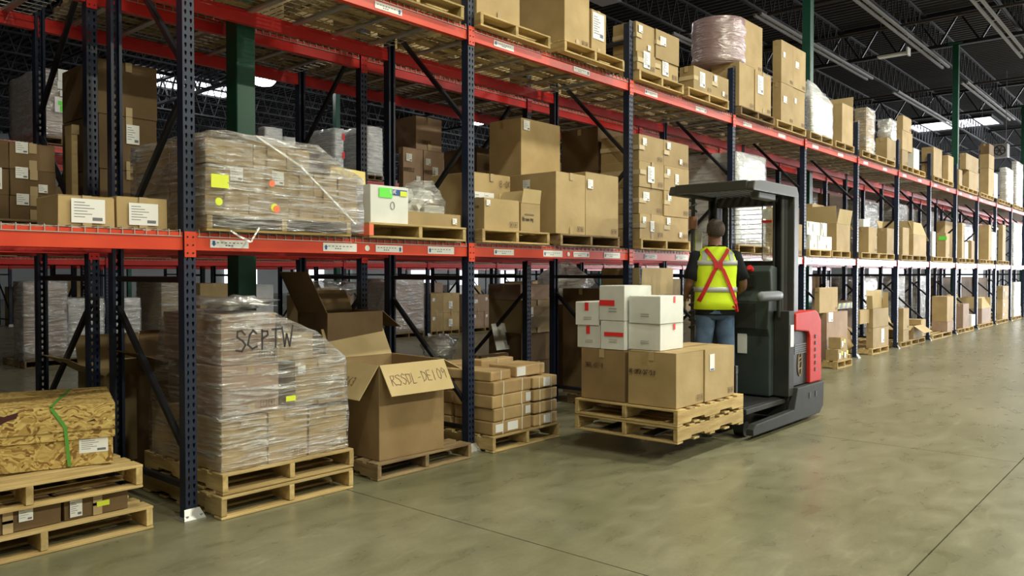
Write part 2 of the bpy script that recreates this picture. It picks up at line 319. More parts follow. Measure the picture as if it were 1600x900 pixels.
# boxy heater hung from the roof and the twin-fan cooler
c = P(1395, 88, Z=8.0); t = tag(empty('unit_heater', c), 'white boxy unit heater hung from the dark roof, upper right', 'heater')
build(MB().box(-.3, .3, -.9, .9, 0, .12), 'housing', 'label', t, bevel=.01); build(MB().box(-.35, .35, -1.0, -.9, -.1, .4), 'end_panel', 'label', t); build(MB().box(-.02, .02, -.8, -.76, .12, 3.6), 'hanger', 'steel', t); build(MB().box(-.02, .02, .76, .8, .12, 3.6), 'hanger', 'steel', t); t.scale = (.45, .45, .45)
c = P(1553, 236, X=38.5); t = tag(empty('evaporator_unit', c), 'white ceiling hung cooler with two round fans, far right', 'cooler')
build(MB().box(-.5, .5, -.95, .95, -.55, .45), 'housing', 'rail', t, bevel=.02)
for s in (-1, 1):
    fan = MB()
    for i in range(16):
        a, b = 2*math.pi*i/16, 2*math.pi*(i+1)/16
        fan.bar((-.52, s*.47+math.cos(a)*.36, math.sin(a)*.36-.05), (-.52, s*.47+math.cos(b)*.36, math.sin(b)*.36-.05), .05, .04, (1, 0, 0))
    for i in range(6):
        a = math.pi*i/3; fan.bar((-.51, s*.47, -.05), (-.51, s*.47+math.cos(a)*.33, math.sin(a)*.33-.05), .03, .12, (1, 0, .3))
    build(fan, 'fan', 'steel', t)
t.scale = (.55, .55, .55)
for s in (-.8, .8): build(MB().tube((0, s, .45), (0, s, (9.92-c.z)/.55), .02, 6), 'hanger', 'rail', t)
hz = MB()
for x, _p in AISLE_LAMPS: hz.box(x-.65, x+.65, LAMP_Y-.28, LAMP_Y+.28, LAMP_Z, LAMP_Z+.1)
for x, _p in FRONT_LAMPS: hz.box(x-.65, x+.65, -7.78, -7.22, LAMP_Z, LAMP_Z+.1)
for x, y in BACK_LAMPS: hz.box(x-.65, x+.65, y-.28, y+.28, LAMP_Z, LAMP_Z+.1)
build(hz, 'fixture_housing', 'rail', ceiling)
# ================================================================== pallet racking
S = 2.52; X0 = 2.436; Y0 = 4.81; D = 1.03; TOP = 4.27; HP = .0508
Z1, Z2 = 1.795, 3.645      # tops of the beams
pmb = MB(); W2 = .038
nh = int(TOP/HP)
for k in range(nh):
    zc = .03+HP*k+HP/2
    for cx in (-.018, .018):
        o8 = [(cx-.012, zc-HP/2), (cx, zc-HP/2), (cx+.012, zc-HP/2), (cx+.012, zc), (cx+.012, zc+HP/2), (cx, zc+HP/2), (cx-.012, zc+HP/2), (cx-.012, zc)]
        h8 = [(cx-.003, zc-.014), (cx, zc-.015), (cx+.003, zc-.014), (cx+.008, zc+.004), (cx+.006, zc+.013), (cx, zc+.015), (cx-.006, zc+.013), (cx-.008, zc+.004)]
        pmb.add([(a, -W2, b) for a, b in o8]+[(a, -W2, b) for a, b in h8], [(i, (i+1) % 8, 8+(i+1) % 8, 8+i) for i in range(8)])
za, zb = .03, .03+HP*nh
for xa, xb in ((-.038, -.030), (-.006, .006), (.030, .038)): pmb.add([(xa, -W2, za), (xb, -W2, za), (xb, -W2, zb), (xa, -W2, zb)], [(0, 1, 2, 3)])
pmb.box(-W2, W2, -W2, -W2+.003, 0, za)
for s in (-1, 1):
    a, b = sorted((s*W2, s*(W2-.003))); pmb.box(a, b, -W2, W2, 0, TOP)
    a, b = sorted((s*W2, s*.018)); pmb.box(a, b, W2-.003, W2, 0, TOP)
post_me = pmb.mesh('post', 'post', fixn=False)
far_post = MB().box(-W2, W2, -W2, -W2+.003, 0, TOP).box(-W2, -W2+.003, -W2, W2, 0, TOP).box(W2-.003, W2, -W2, W2, 0, TOP).mesh('post', 'post')
fp = MB().box(-.07, .07, -.085, .06, 0, .01).add([(-.07, -.085, .01), (.07, -.085, .01), (.05, -.042, .07), (-.05, -.042, .07)], [(0, 1, 2, 3)])
for s in (-1, 1): fp.tube((s*.045, -.065, .01), (s*.045, -.065, .035), .012, 6)
foot_me = fp.mesh('foot_plate', 'galv')
def bracebar(z1, y1, z2, y2):
    m = MB(); m.bar((0, y1, z1), (0, y2, z2), .04, .035, (1, 0, 0)); return m.mesh('brace', 'brace', bevel=.004)
ya, yb = W2, D-W2      # local y from front post centre to rear post centre
BR = [bracebar(.20, ya, .20, yb), bracebar(.42, ya, 1.30, yb), bracebar(1.50, ya, 1.50, yb), bracebar(1.74, yb, 2.66, ya), bracebar(2.86, ya, 3.84, yb), bracebar(4.08, ya, 4.08, yb)]
def beam_mesh(mt):
    L = S-.076
    m = MB(); m.prism([(-.026, 0), (.022, 0), (.022, -.03), (.026, -.03), (.026, -.112), (-.026, -.112)], 0, L, 'x')
    return m.mesh('beam', mt, bevel=.003)
beam_me = {k: beam_mesh(k) for k in ('beam', 'beamred')}
cn = MB().box(-.004, .036, -.046, -.042, -.155, .004).box(-.004, -.001, -.046, 0, -.155, .004)
cn.cur = 1
for z in (-.03, -.08, -.13): cn.tube((.017, -.046, z), (.017, -.049, z), .006, 6)
conn_me = {k: cn.mesh('connector', [k, 'void']) for k in ('beam', 'beamred')}
DW = 1.20
dm = MB()
for i in range(18):
    x = .012+i*(DW-.024)/17
    dm.bar((x, -.03, .006), (x, D+.03, .006), .005, .005); dm.bar((x, -.031, .006), (x, -.031, -.034), .005, .005, (0, 1, 0))
for i in range(11): y = .02+i*(D-.04)/10; dm.bar((0, y, .001), (DW, y, .001), .005, .005)
dm.bar((0, -.031, -.034), (DW, -.031, -.034), .005, .005)
deck_wire = dm.mesh('wire_deck', 'wire', fixn=False)
ch = MB()
for i in range(3): x = .2+i*.4; ch.box(x-.025, x+.025, .0, D, -.022, -.003)
deck_ch = ch.mesh('deck_channel', 'galv')
dfar = MB().box(0, DW, 0, D, -.006, .004)
def rack_row(label, ks, yf, flip=1, holes=True, deck=True, x0=X0, mats=('beamred', 'beamred'), group=None):
    """yf: front post centre, flip=-1: the row's face looks +Y"""
    root = tag(empty('pallet_rack', (0, yf, 0)), label, 'rack', group)
    pm_ = post_me if holes else far_post
    rx = 0 if flip == 1 else math.pi
    for k in ks:
        x = x0+S*k
        for j, yy in enumerate((0, D*flip)):
            rz = 0 if (j == 0) == (flip == 1) else math.pi
            p = link('post', pm_, root, (x, yy, 0), (0, 0, rz)); link('foot_plate', foot_me, p)
        for b in BR: link('brace', b, root, (x, 0, 0), (0, 0, 0 if flip == 1 else math.pi))
    for k in ks[:-1]:
        x = x0+S*k+.038; L = S-.076
        for zi, z in enumerate((Z1, Z2)):
            for j, yy in enumerate((0, D*flip)):
                mt = mats[j]; f = 1 if (j == 0) == (flip == 1) else -1
                b = link('beam', beam_me[mt], root, (x if f == 1 else x+L, yy, z), (0, 0, 0 if f == 1 else math.pi))
                link('connector', conn_me[mt], b, (-.037, 0, 0))
                c = link('connector', conn_me[mt], b, (L+.037, 0, 0)); c.scale = (-1, 1, 1)
            if deck:
                for q in range(2):
                    d = link('wire_deck', deck_wire, root, (x+.015+q*(DW+.02), 0 if flip == 1 else -D, z+.008))
                    link('deck_channel', deck_ch, d)
    return root
YA = Y0; YA2 = Y0+D+.42     # outer post line of the front row, flue side post line of the second row
rowA = rack_row('long front row of blue uprights with orange-red beams along the aisle', list(range(-1, 17)), YA, mats=('beam', 'beamred'))
rowB = rack_row('second rack row standing back to back right behind the front row', list(range(-1, 17)), YA2+D, flip=-1, mats=('beamred', 'beamred'))
rowC = rack_row('distant rack row across the back aisle facing the camera, red beams', list(range(-3, 16)), 14.4, mats=('beamred', 'beamred'), x0=X0+.9)
rowD = rack_row('distant rack row just behind the back aisle cartons', list(range(-3, 14)), 16.9, flip=-1, holes=False, deck=False, x0=X0+.9)
rowE = rack_row('farthest rack row seen dimly through the others', list(range(-2, 16)), 26.0, holes=False, deck=False, x0=X0+.4)
# ---- beam label strips of the front row
def strip_mesh(w, h, arrow, up_=True, dark=False):
    m = MB(); m.box(0, w, -.0015, 0, -h/2, h/2); m.cur = 1
    a = arrow; s = 1 if up_ else -1
    m.add([(a-.016, -.0022, 0), (a, -.0022, s*.018), (a+.016, -.0022, 0), (a-.009, -.0022, 0), (a+.009, -.0022, 0), (a+.009, -.0022, -s*.018), (a-.009, -.0022, -s*.018)], [(0, 2, 1), (3, 6, 5, 4)])
    m.cur = 2; t0 = .045 if a < w/2 else .02
    for i in range(7): x = t0+i*(w-.075)/7; m.box(x, x+(w-.1)/11, -.0022, -.0015, .004, .010)
    for i in range(3): x = t0+.06+i*.02; m.box(x, x+.012, -.0022, -.0015, -.014, -.006)
    return m.mesh('location_label', ['label', 'blue', 'ink'], fixn=False)
st1 = strip_mesh(.27, .052, .025, False); st2 = strip_mesh(.27, .052, .245); st3 = strip_mesh(.30, .06, .025)
for z in (Z1, Z2):
    for k in range(0, 15):
        for q, dx in enumerate((.30, 1.0, 1.48, 2.02)):
            if z == Z2 and q in (1, 3): continue
            if z == Z1 and k == 0 and q == 0: dx = .14
            me = (st1, st3, st2, st3)[q]
            link('location_label', me, rowA, (X0+S*k+dx, -.028, z-.066)).location.z -= 0
rd = MB().tube((0, 0, 0), (0, -.002, 0), .022, 14).mesh('round_tag', 'label')
for k in (0, 1): link('round_tag', rd, rowA, (X0+S*k+1.40, -.0275, Z1-.066))
# ================================================================== pallets
random.seed(3)
PB = {}
for nm, mt in (('new', 'wood'), ('old', 'woodold')):
    PB[nm] = dict(
        stringer=[MB().prism([(0, .016), (0, .10), (1.2, .10), (1.2, .016), (.98, .016), (.96, .036), (.75, .036), (.73, .016), (.47, .016), (.45, .036), (.24, .036), (.22, .016)], -.019, .019, 'y').mesh('stringer', mt, bevel=.002)],
        board=[MB().box(-.508, .508, -w_/2, w_/2, 0, .016).mesh('deck_board', mt, bevel=.002) for w_ in (.09, .135)])
def join_pallet(mt):
    m = MB()
    for s in (-.489, 0, .489): m.box(s-.019, s+.019, 0, 1.2, .016, .10)
    for i in range(7): m.box(-.508, .508, i*.1835, i*.1835+.09, .10, .116)
    for i in range(5): m.box(-.508, .508, i*.2775, i*.2775+.09, 0, .016)
    return m.mesh('pallet', mt)
PF = {'new': join_pallet('wood'), 'old': join_pallet('woodold')}
PH = .116
def pallet(label, x0, yf, z, kind='new', w=1.016, rz=0, side=False, detail=True, group=None, hs=1.0, missing=()):
    """front-left corner at (x0,yf); side=True: the long stringer side faces the aisle"""
    if not detail:
        xa, xb_ = clear_posts(x0, x0+w, yf, yf+1.05); x0, w = xa, xb_-xa
        o = link('pallet', PF[kind], None, (x0+.508*w/1.016, yf, z)); o.scale = (w/1.016, .88, hs); return tag(o, label, 'pallet', group)
    r = tag(empty('pallet', (x0, yf, z), rz), label, 'pallet', group)
    g = PB[kind]
    sc_ = w/1.016
    if not side:
        for s in (-.489, 0, .489):
            o = link('stringer', g['stringer'][0], r, ((.508+s)*sc_+random.uniform(-.002, .002), 0, 0), (0, 0, R(90))); o.scale = (.9, 1, hs)
        for i in range(7):
            if i in missing: continue
            o = link('deck_board', g['board'][i in (0, 6)], r, (.508*sc_, .0675+i*(1.08-.135)/6, .10*hs), (0, 0, R(random.uniform(-.4, .4)))); o.scale = (sc_, 1, 1)
        for i in range(5):
            o = link('bottom_board', g['board'][0], r, (.508*sc_, .045+i*(1.08-.09)/4, 0)); o.scale = (sc_, 1, 1)
    else:
        for s in (-.489, 0, .489):
            o = link('stringer', g['stringer'][0], r, (0, (.508+s)*sc_, 0)); o.scale = (1, 1, hs)
        for i in range(7):
            if i in missing: continue
            o = link('deck_board', g['board'][i in (0, 6)], r, (.0675+i*(1.2-.135)/6, .508*sc_, .10*hs), (0, 0, R(90+random.uniform(-.4, .4)))); o.scale = (sc_, 1, 1)
        for i in range(5):
            o = link('bottom_board', g['board'][0], r, (.045+i*(1.2-.09)/4, .508*sc_, 0), (0, 0, R(90))); o.scale = (sc_, 1, 1)
    return r
# ================================================================== writing
SG = {'S': [[(3, 5), (2, 6), (.6, 5.6), (.4, 4.4), (2.4, 3.2), (3, 1.6), (1.8, 0), (0, .6)]], 'C': [[(3, 5.2), (1.8, 6), (.4, 4.5), (.2, 2), (1.4, .1), (3, .7)]],
      'P': [[(.5, 0), (.6, 6)], [(.6, 5.8), (2.4, 5.6), (2.8, 4), (.7, 2.9)]], 'T': [[(0, 6), (3, 6)], [(1.5, 6), (1.5, 0)]], 'I': [[(1.2, 6), (1.3, 0)]],
      'W': [[(0, 6), (.7, 0), (1.6, 4), (2.4, 0), (3.3, 6)]], 'R': [[(.4, 0), (.5, 6), (2.6, 5.4), (2.6, 3.8), (.6, 3), (2.9, 0)]], 'D': [[(.4, 0), (.4, 6), (2.4, 5), (3, 3), (2.2, .8), (.4, 0)]],
      'L': [[(.4, 6), (.4, 0), (2.6, 0)]], 'E': [[(2.6, 6), (.4, 6), (.4, 0), (2.6, 0)], [(.4, 3.1), (2.2, 3.1)]], '-': [[(.6, 3), (2.4, 3)]], '1': [[(1.2, 6), (1.3, 0)]],
      '0': [[(1.5, 6), (.3, 4.4), (.4, 1.2), (1.6, 0), (2.8, 1.6), (2.7, 4.6), (1.5, 6)]], '9': [[(2.6, 5), (1.4, 6), (.4, 4.6), (1.2, 3.2), (2.6, 4.6), (2.2, 0)]],
      '4': [[(.4, 6), (.2, 3), (2.8, 3)], [(2.2, 6), (2.2, 0)]], '3': [[(.4, 5.6), (2.4, 6), (2.5, 4), (1.2, 3.2), (2.7, 2.2), (2, 0), (.2, .4)]], '6': [[(2.4, 6), (.6, 3.6), (.4, 1), (1.6, 0), (2.6, 1.4), (1.6, 3), (.6, 2)]],
      'N': [[(.3, 0), (.4, 6), (2.6, 0), (2.7, 6)]], 'M': [[(.2, 0), (.5, 6), (1.6, 2), (2.7, 6), (3, 0)]], 'A': [[(0, 0), (1.5, 6), (3, 0)], [(.7, 2.2), (2.3, 2.2)]], '2': [[(.3, 5), (1.4, 6), (2.6, 4.8), (.2, 0), (3, 0)]],
      'B': [[(.4, 0), (.4, 6), (2.4, 5.6), (2.3, 3.6), (.4, 3.1), (2.7, 2.2), (2.5, .3), (.4, 0)]], 'O': [[(1.5, 6), (.2, 4), (.4, 1), (1.6, 0), (2.9, 2), (2.7, 5), (1.5, 6)]], 'K': [[(.4, 0), (.4, 6)], [(2.6, 6), (.5, 2.9), (2.8, 0)]],
      'G': [[(3, 5.2), (1.6, 6), (.2, 4), (.5, .8), (2, 0), (2.9, 1), (2.9, 2.8), (1.8, 2.8)]], 'l': [[(1, 6), (1, .2), (1.6, 0)]], 'o': [[(1.4, 3.6), (.3, 2), (1.3, 0), (2.4, 1.8), (1.4, 3.6)]], 'b': [[(.4, 6), (.4, 0), (2.2, .6), (2.2, 3), (.4, 3.2)]],
      'a': [[(2.3, 3.4), (.6, 3), (.5, .4), (2.2, .8), (2.3, 3.4), (2.6, 0)]], 'r': [[(.5, 3.6), (.6, 0)], [(.6, 2.6), (2.2, 3.5)]], 'e': [[(.4, 1.9), (2.3, 2.2), (1.6, 3.6), (.3, 2), (1, 0), (2.4, .5)]], 'w': [[(0, 3.6), (.7, 0), (1.4, 2.8), (2.1, 0), (2.8, 3.6)]],
      'i': [[(1, 3.5), (1, 0)]], 'n': [[(.4, 3.6), (.4, 0)], [(.4, 2.6), (1.6, 3.6), (2.3, 2.6), (2.3, 0)]], 'g': [[(2.3, 3.4), (.6, 3), (.6, .6), (2.2, .8)], [(2.3, 3.4), (2.2, -1.6), (.6, -1.8)]], 'F': [[(.4, 0), (.4, 6), (2.6, 6)], [(.4, 3.2), (2, 3.2)]]}
def write(parent, text, o, u, v, h, wd=.008, m='marker', jit=.3, name='handwriting', adv=1.0):
    """stroke lettering laid on a surface: o origin, u,v unit directions, h letter height, in the parent's local space"""
    o = Vector(o); u = Vector(u).normalized(); v = Vector(v).normalized(); n = u.cross(v); k = h/6; mb = MB(); x = 0
    rnd = random.Random(text)
    for chh in text:
        for st in SG.get(chh, []):
            pts = [o+u*((x+a+rnd.uniform(-jit, jit))*k)+v*((b+rnd.uniform(-jit, jit))*k)+n*.003 for a, b in st]
            for p, q in zip(pts, pts[1:]):
                d = (q-p); L = d.length
                if L < 1e-6: continue
                d /= L; s = n.cross(d)*wd/2; mb.add([p-s-d*wd*.4, p+s-d*wd*.4, q+s+d*wd*.4, q-s+d*wd*.4], [(0, 3, 2, 1)])
        x += (3.9 if chh != ' ' else 2.4)*adv
    return build(mb, name, m, parent, fixn=False)
def sheet(w, h, lines=5, header=None, block=None):
    """a printed shipping label, lying in x-z, front at -y"""
    m = MB(); m.box(0, w, -.0015, 0, 0, h); m.cur = 1
    for i in range(lines):
        z = h*(.86-.72*i/max(1, lines)); m.box(w*.08, w*(.4+.35*((i*37) % 5)/5), -.002, -.0015, z-h*.03, z)
    m.box(w*.62, w*.92, -.002, -.0015, h*.1, h*.24)
    m.cur = 2
    if header: m.box(w*.1, w*.7, -.0022, -.0015, h*.84, h*.95)
    return m.mesh('shipping_label', ['label', 'ink', header or 'ink'], fixn=False)
SHEETS = [sheet(.10, .10, 4), sheet(.10, .15, 6), sheet(.16, .12, 6), sheet(.21, .28, 8)]
# ================================================================== cartons
rc = random.Random(11)
def clear_posts(x0, x1, y0, y1):
    """keep a load between its two upright frames"""
    xo = None
    if y1 > Y0-.05 and y0 < YA2+D+.05: xo = X0
    elif y1 > 14.35 and y0 < 15.5: xo = X0+.9
    if xo is None: return x0, x1
    k = round(((x0+x1)/2-xo)/S-.5); a, b = xo+S*k+.05, xo+S*(k+1)-.05
    w = min(x1-x0, b-a)
    if x0 < a: x0 = a; x1 = max(a+w*.7, min(x1, b))
    if x1 > b: x1 = b; x0 = min(x0, b-w*.7); x0 = max(x0, a)
    return x0, x1
def carton(label, x0, x1, y0, y1, z0, z1, mt='card', rz=0, lab=(), tape=True, name='carton', cat='carton', group=None, jit=.006, top=True, kids=True, band=False):
    """a taped shipping carton: body, tape, labels. lab: list of (sheet index, u, v, face, scale)"""
    x0, x1 = clear_posts(x0, x1, y0, y1)
    w, d, h = x1-x0, y1-y0, z1-z0
    m = MB(); j = lambda: rc.uniform(-jit, jit)
    c = [(-w/2+j(), -d/2+j()), (w/2+j(), -d/2+j()), (w/2+j(), d/2+j()), (-w/2+j(), d/2+j())]
    hb = h-.004
    vs = [(a, b, 0) for a, b in c]+[(a*1.0+j()*.5, b, hb) for a, b in c]
    m.add(vs, [(0, 3, 2, 1), (4, 5, 6, 7), (0, 1, 5, 4), (1, 2, 6, 5), (2, 3, 7, 6), (3, 0, 4, 7)])
    long_x = w >= d
    if top:      # two outer flaps meeting in a seam
        if long_x: m.box(-w/2+.003, w/2-.003, -d/2+.003, -.0025, hb, h); m.box(-w/2+.003, w/2-.003, .0025, d/2-.003, hb, h)
        else: m.box(-w/2+.003, -.0025, -d/2+.003, d/2-.003, hb, h); m.box(.0025, w/2-.003, -d/2+.003, d/2-.003, hb, h)
    me = m.mesh(name, mt, bevel=.004)
    o = link(name, me, None, ((x0+x1)/2, (y0+y1)/2, z0), (0, 0, rz)); tag(o, label, cat, group)
    if kids and tape:
        t = MB(); e = .0008
        if long_x:
            t.box(-w/2-.007, w/2+.007, -.025, .025, h, h+e); t.box(-w/2-.0075, -w/2-.0065, -.025, .025, h-.07, h); t.box(w/2+.0065, w/2+.0075, -.025, .025, h-.07, h)
        else:
            t.box(-.025, .025, -d/2-.007, d/2+.007, h, h+e); t.box(-.025, .025, -d/2-.0075, -d/2-.0065, h-.07, h); t.box(-.025, .025, d/2+.0065, d/2+.0075, h-.07, h)
            t.box(-.025, .025, -d/2-.0075, -d/2-.0065, 0, .07)
        build(t, 'tape', 'tape' if mt != 'whitebox' else 'label', o, fixn=False)
    if kids and mt in ('card', 'cardpink') and w > .28 and h > .2 and y0 < 9 and rc.random() < .6:
        t = MB(); y_ = -d/2-.0072
        for i in range(2):
            a_ = w/2-.05-.06*i; t.box(a_-.022, a_+.022, y_, y_+.001, .03, .034).box(a_-.022, a_+.022, y_, y_+.001, .075, .079).box(a_-.022, a_-.018, y_, y_+.001, .034, .075).box(a_+.018, a_+.022, y_, y_+.001, .034, .075).box(a_-.006, a_+.006, y_, y_+.001, .042, .066)
        build(t, 'printed_mark', 'markerfaint', o, fixn=False)
    if kids and band:
        t = MB(); zb = h*(.45+rc.uniform(-.05, .05)); t.box(-w/2-.0078, -w/2-.0068, -d/2-.0078, d/2, zb, zb+.05); t.box(-w/2-.0078, -w/2+.09+rc.uniform(0, .06), -d/2-.0078, -d/2-.0068, zb, zb+.05)
        build(t, 'tape', 'tapelight', o, fixn=False)
    if kids:
        for si, u, v, face, s in lab:
            me = SHEETS[si] if isinstance(si, int) else None
            if face == 'f': l = link('shipping_label', me, o, (-w/2+u*w, -d/2-.0075, v*h))
            else: l = link('shipping_label', me, o, (-w/2-.0075, d/2-u*d, v*h), (0, 0, R(-90)))
            l.scale = (s, 1, s)
    o['_d'] = (x0, x1, y0, y1, z0, z1)
    return o
def sticker(parent, x, z, w, h, m, y, name='sticker', face='f', round_=False):
    mb = MB()
    if round_: mb.tube((x, y, z), (x, y-.0015, z), w/2, 16)
    else: mb.box(x-w/2, x+w/2, y-.0015, y, z-h/2, z+h/2)
    return build(mb, name, m, parent, fixn=False)
def cx(label, pl, pc, pr, pt, z0, Y=4.74, **k):
    """carton whose near vertical edge is at photo column pc, right edge pr, left rear edge pl, top row pt"""
    a = P(pc, pt, Y=Y); b = P(pr, pt, Y=Y); y1 = P(pl, pt, X=a.x).y if pl is not None else Y+k.pop('depth', .5)
    k.pop('depth', None)
    if z0 > 20: z0 = P(pc, z0, Y=Y).z
    return carton(label, a.x, b.x, Y, max(y1, Y+.12), z0, a.z, **k)
def dims(o): return o['_d']
def open_carton(label, x0, x1, y0, y1, z0, z1, mt='card', rz=0, flaps=(.3, .3, .3, .3), ang=(60, 60, 60, 60), name='open_carton', group=None, min_='cardin'):
    """open-topped box; flaps front,right,back,left with opening angles (0 = closed, 90 = upright, 180 = flat out, 250 = hanging down)"""
    x0, x1 = clear_posts(x0, x1, y0, y1); w, d, h = x1-x0, y1-y0, z1-z0; t = .006
    m = MB(); m.box(-w/2, w/2, -d/2, d/2, 0, t); m.box(-w/2, w/2, -d/2, -d/2+t, t, h); m.box(-w/2, w/2, d/2-t, d/2, t, h)
    m.box(-w/2, -w/2+t, -d/2+t, d/2-t, t, h); m.box(w/2-t, w/2, -d/2+t, d/2-t, t, h)
    o = build(m, name, mt, None, ((x0+x1)/2, (y0+y1)/2, z0), (0, 0, rz), bevel=.0015); tag(o, label, 'carton', group); o['_d'] = (x0, x1, y0, y1, z0, z1)
    for i, (f, a) in enumerate(zip(flaps, ang)):
        if not f: continue
        L = w if i in (0, 2) else d
        fm = MB(); fm.prism([(-L/2+.004, 0), (L/2-.004, 0), (L/2-.012, f), (-L/2+.012, f)], -t/2, t/2, 'z')
        p = build(fm, 'flap', min_ if a > 40 else mt, o, fixn=True)
        base = [(0, -d/2, h), (w/2, 0, h), (0, d/2, h), (-w/2, 0, h)][i]
        p.location = base; p.rotation_euler = Matrix.Rotation(R([0, 90, 180, 270][i]), 4, 'Z').to_euler()
        p.rotation_euler = (Matrix.Rotation(R([0, 90, 180, 270][i]), 4, 'Z') @ Matrix.Rotation(R(a), 4, 'X')).to_euler()
    return o
# ---- stretch film shrunk round a load
def wrap(label, pts, mt='film', grow=.02, cuts=3, amp=.008, name='stretch_wrap', group=None, seed=1, obj=None):
    bm = bmesh.new(); c = Vector((0, 0, 0))
    for p in pts: c += Vector(p)
    c /= len(pts)
    for p in pts: bm.verts.new(Vector(p)-c)
    r = bmesh.ops.convex_hull(bm, input=bm.verts)
    bmesh.ops.delete(bm, geom=[v for v in bm.verts if not v.link_faces], context='VERTS')
    bmesh.ops.recalc_face_normals(bm, faces=bm.faces)
    bmesh.ops.subdivide_edges(bm, edges=bm.edges, cuts=cuts, use_grid_fill=True)
    bmesh.ops.triangulate(bm, faces=bm.faces)
    bmesh.ops.subdivide_edges(bm, edges=[e for e in bm.edges if e.calc_length() > .12], cuts=1)
    bmesh.ops.triangulate(bm, faces=[f for f in bm.faces if len(f.verts) > 3])
    for v in bm.verts:
        n = v.normal; q = (v.co+c)*7+Vector((seed, seed, 0)); q.z *= 3
        v.co += n*(grow+amp*noise.noise(q)*1.6)
    zmin = min(v.co.z for v in bm.verts)
    me = bpy.data.meshes.new(name); bm.to_mesh(me); bm.free(); me.materials.append(M[mt]); me.polygons.foreach_set('use_smooth', [True]*len(me.polygons))
    o = link(name, me, None, c); tag(o, label, 'plastic wrap', group); return o
def corners(*objs, dx=0):
    out = []
    for o in objs:
        x0, x1, y0, y1, z0, z1 = o['_d']; m = Matrix.Rotation(o.rotation_euler.z, 4, 'Z'); cc = Vector(((x0+x1)/2, (y0+y1)/2, 0))
        for a in (x0, x1):
            for b in (y0, y1):
                for z in (z0, z1): out.append(tuple(m @ (Vector((a, b, z))-cc)+cc))
    return out
def blob(mb, c, r, sq=(1, 1, 1), amp=.25, seed=0, sub=3, fr=2.2):
    bm = bmesh.new(); bmesh.ops.create_icosphere(bm, subdivisions=sub, radius=1)
    vs = []
    for v in bm.verts:
        p = v.co.normalized(); k = 1+amp*noise.noise(p*fr+Vector((seed*3.1, seed, 0)))*1.6; vs.append((c[0]+p.x*r*sq[0]*k, c[1]+p.y*r*sq[1]*k, c[2]+p.z*r*sq[2]*k))
    mb.add(vs, [tuple(v.index for v in f.verts) for f in bm.faces]); bm.free(); return mb
ORD = ['bottom', 'second', 'third', 'fourth', 'fifth', 'sixth']
def stack(base, pl, pcs, pts, z0, Y=4.74, depth=.5, where='', group=None, labf=None, **k):
    """grid of cartons: pcs = column edges left..right, pts = row top pixels from the bottom row up (at the near edge)"""
    out = []; X = [P(p, 400, Y=Y).x for p in pcs]; zz = [z0]+[P(pcs[0], p, Y=Y).z for p in pts]
    d = (P(pl, 400, X=X[0]).y-Y) if pl is not None else depth
    nr = len(pts); nc = len(pcs)-1
    for r in range(nr):
        for c in range(nc):
            rn = 'only' if nr == 1 else ('top' if r == nr-1 else ORD[r]); cn_ = '' if nc == 1 else (', left column' if c == 0 else (', right column' if c == nc-1 else ', middle column' if nc == 3 else ', column %s from left' % ORD[c]))
            lb = rc.choice([((0, .12, .6, 'f', .8),), ((1, .42, .3, 'f', .8), (0, .1, .62, 'f', .7)), ((2, .15, .5, 'f', .8),), ((0, .1, .65, 'f', .8), (0, .6, .15, 'f', .6)), ((3, .3, .2, 'f', .65),)]) if labf is None else labf
            out.append(carton('%s%s%s%s' % (base, '' if rn == 'only' else ', '+rn+' row', cn_, ' '+where if where else ''), X[c]+.003, X[c+1]-.003, Y+rc.uniform(0, .02), Y+d, zz[r], zz[r+1], lab=lb, group=group, **k))
    return out
# ================================================================== floor level, front row (from left to right)
ZF = .002
# --- lower left: two pallets with flat cartons between and a strapped chipboard crate on top
pallet('weathered pallet on the floor at the lower left under two flat cartons', 1.0, 4.78, ZF, 'new', w=1.2, hs=1.2)
zc = ZF+PH*1.2
ca = carton('brown flat carton with a torn label between the two left pallets', 1.18, 1.70, 4.84, 5.5, zc+.001, zc+.125, mt='carddark', lab=((0, .60, .4, 'f', .7),))
cb = carton('flat carton with white label and yellow sticker between the two left pallets', 1.73, 2.07, 4.84, 5.5, zc+.001, zc+.125, mt='carddark', lab=((1, .06, .12, 'f', .65),))
sticker(cb, .03, .06, .07, .03, 'yellow', -.338)
carton('flat carton at the frame edge between the two left pallets', 1.0, 1.15, 4.84, 5.5, zc+.001, zc+.125, mt='carddark')
z2 = zc+.127
pallet('yellowish pallet carrying the chipboard crate at the lower left', .93, 4.80, z2, 'new', w=1.2, rz=R(-2), hs=1.2)
zcr = z2+PH*1.2+.001
cr = tag(empty('chipboard_crate', (2.03, 4.90, zcr), R(-19)), 'chipboard crate with a loose lid and two green straps on stacked pallets', 'crate')
build(MB().box(-1.16, -.012, .012, .78, 0, .21), 'crate_body', 'osb', cr, bevel=.002)
build(MB().box(-1.18, 0, 0, .80, .20, .215).box(-1.18, 0, 0, .012, .16, .36).box(-1.18, 0, .788, .80, .16, .36).box(-1.18, 0, .012, .788, .345, .36).box(-.012, 0, .012, .788, .16, .345), 'crate_lid', 'osb', cr, bevel=.002)
M['strap'] = mat('green_strap', (.10, .34, .05), .4)
for xs_ in (-.24, -.80):
    sb = MB(); sb.bar((xs_-.09, -.004, .355), (xs_-.02, -.006, .24), .018, .002, (0, 1, 0)); sb.bar((xs_-.02, -.006, .24), (xs_, -.005, .01), .018, .002, (0, 1, 0)); sb.bar((xs_-.09, -.003, .362), (xs_+.02, .78, .362), .018, .002)
    build(sb, 'strap', 'strap', cr)
kn = MB().add([(-.64, -.002, .28), (-.58, -.002, .33), (-.56, -.002, .325), (-.49, -.002, .345), (-.50, -.002, .31), (-.54, -.002, .30), (-.60, -.002, .27)], [(0, 1, 2, 3, 4, 5, 6)])
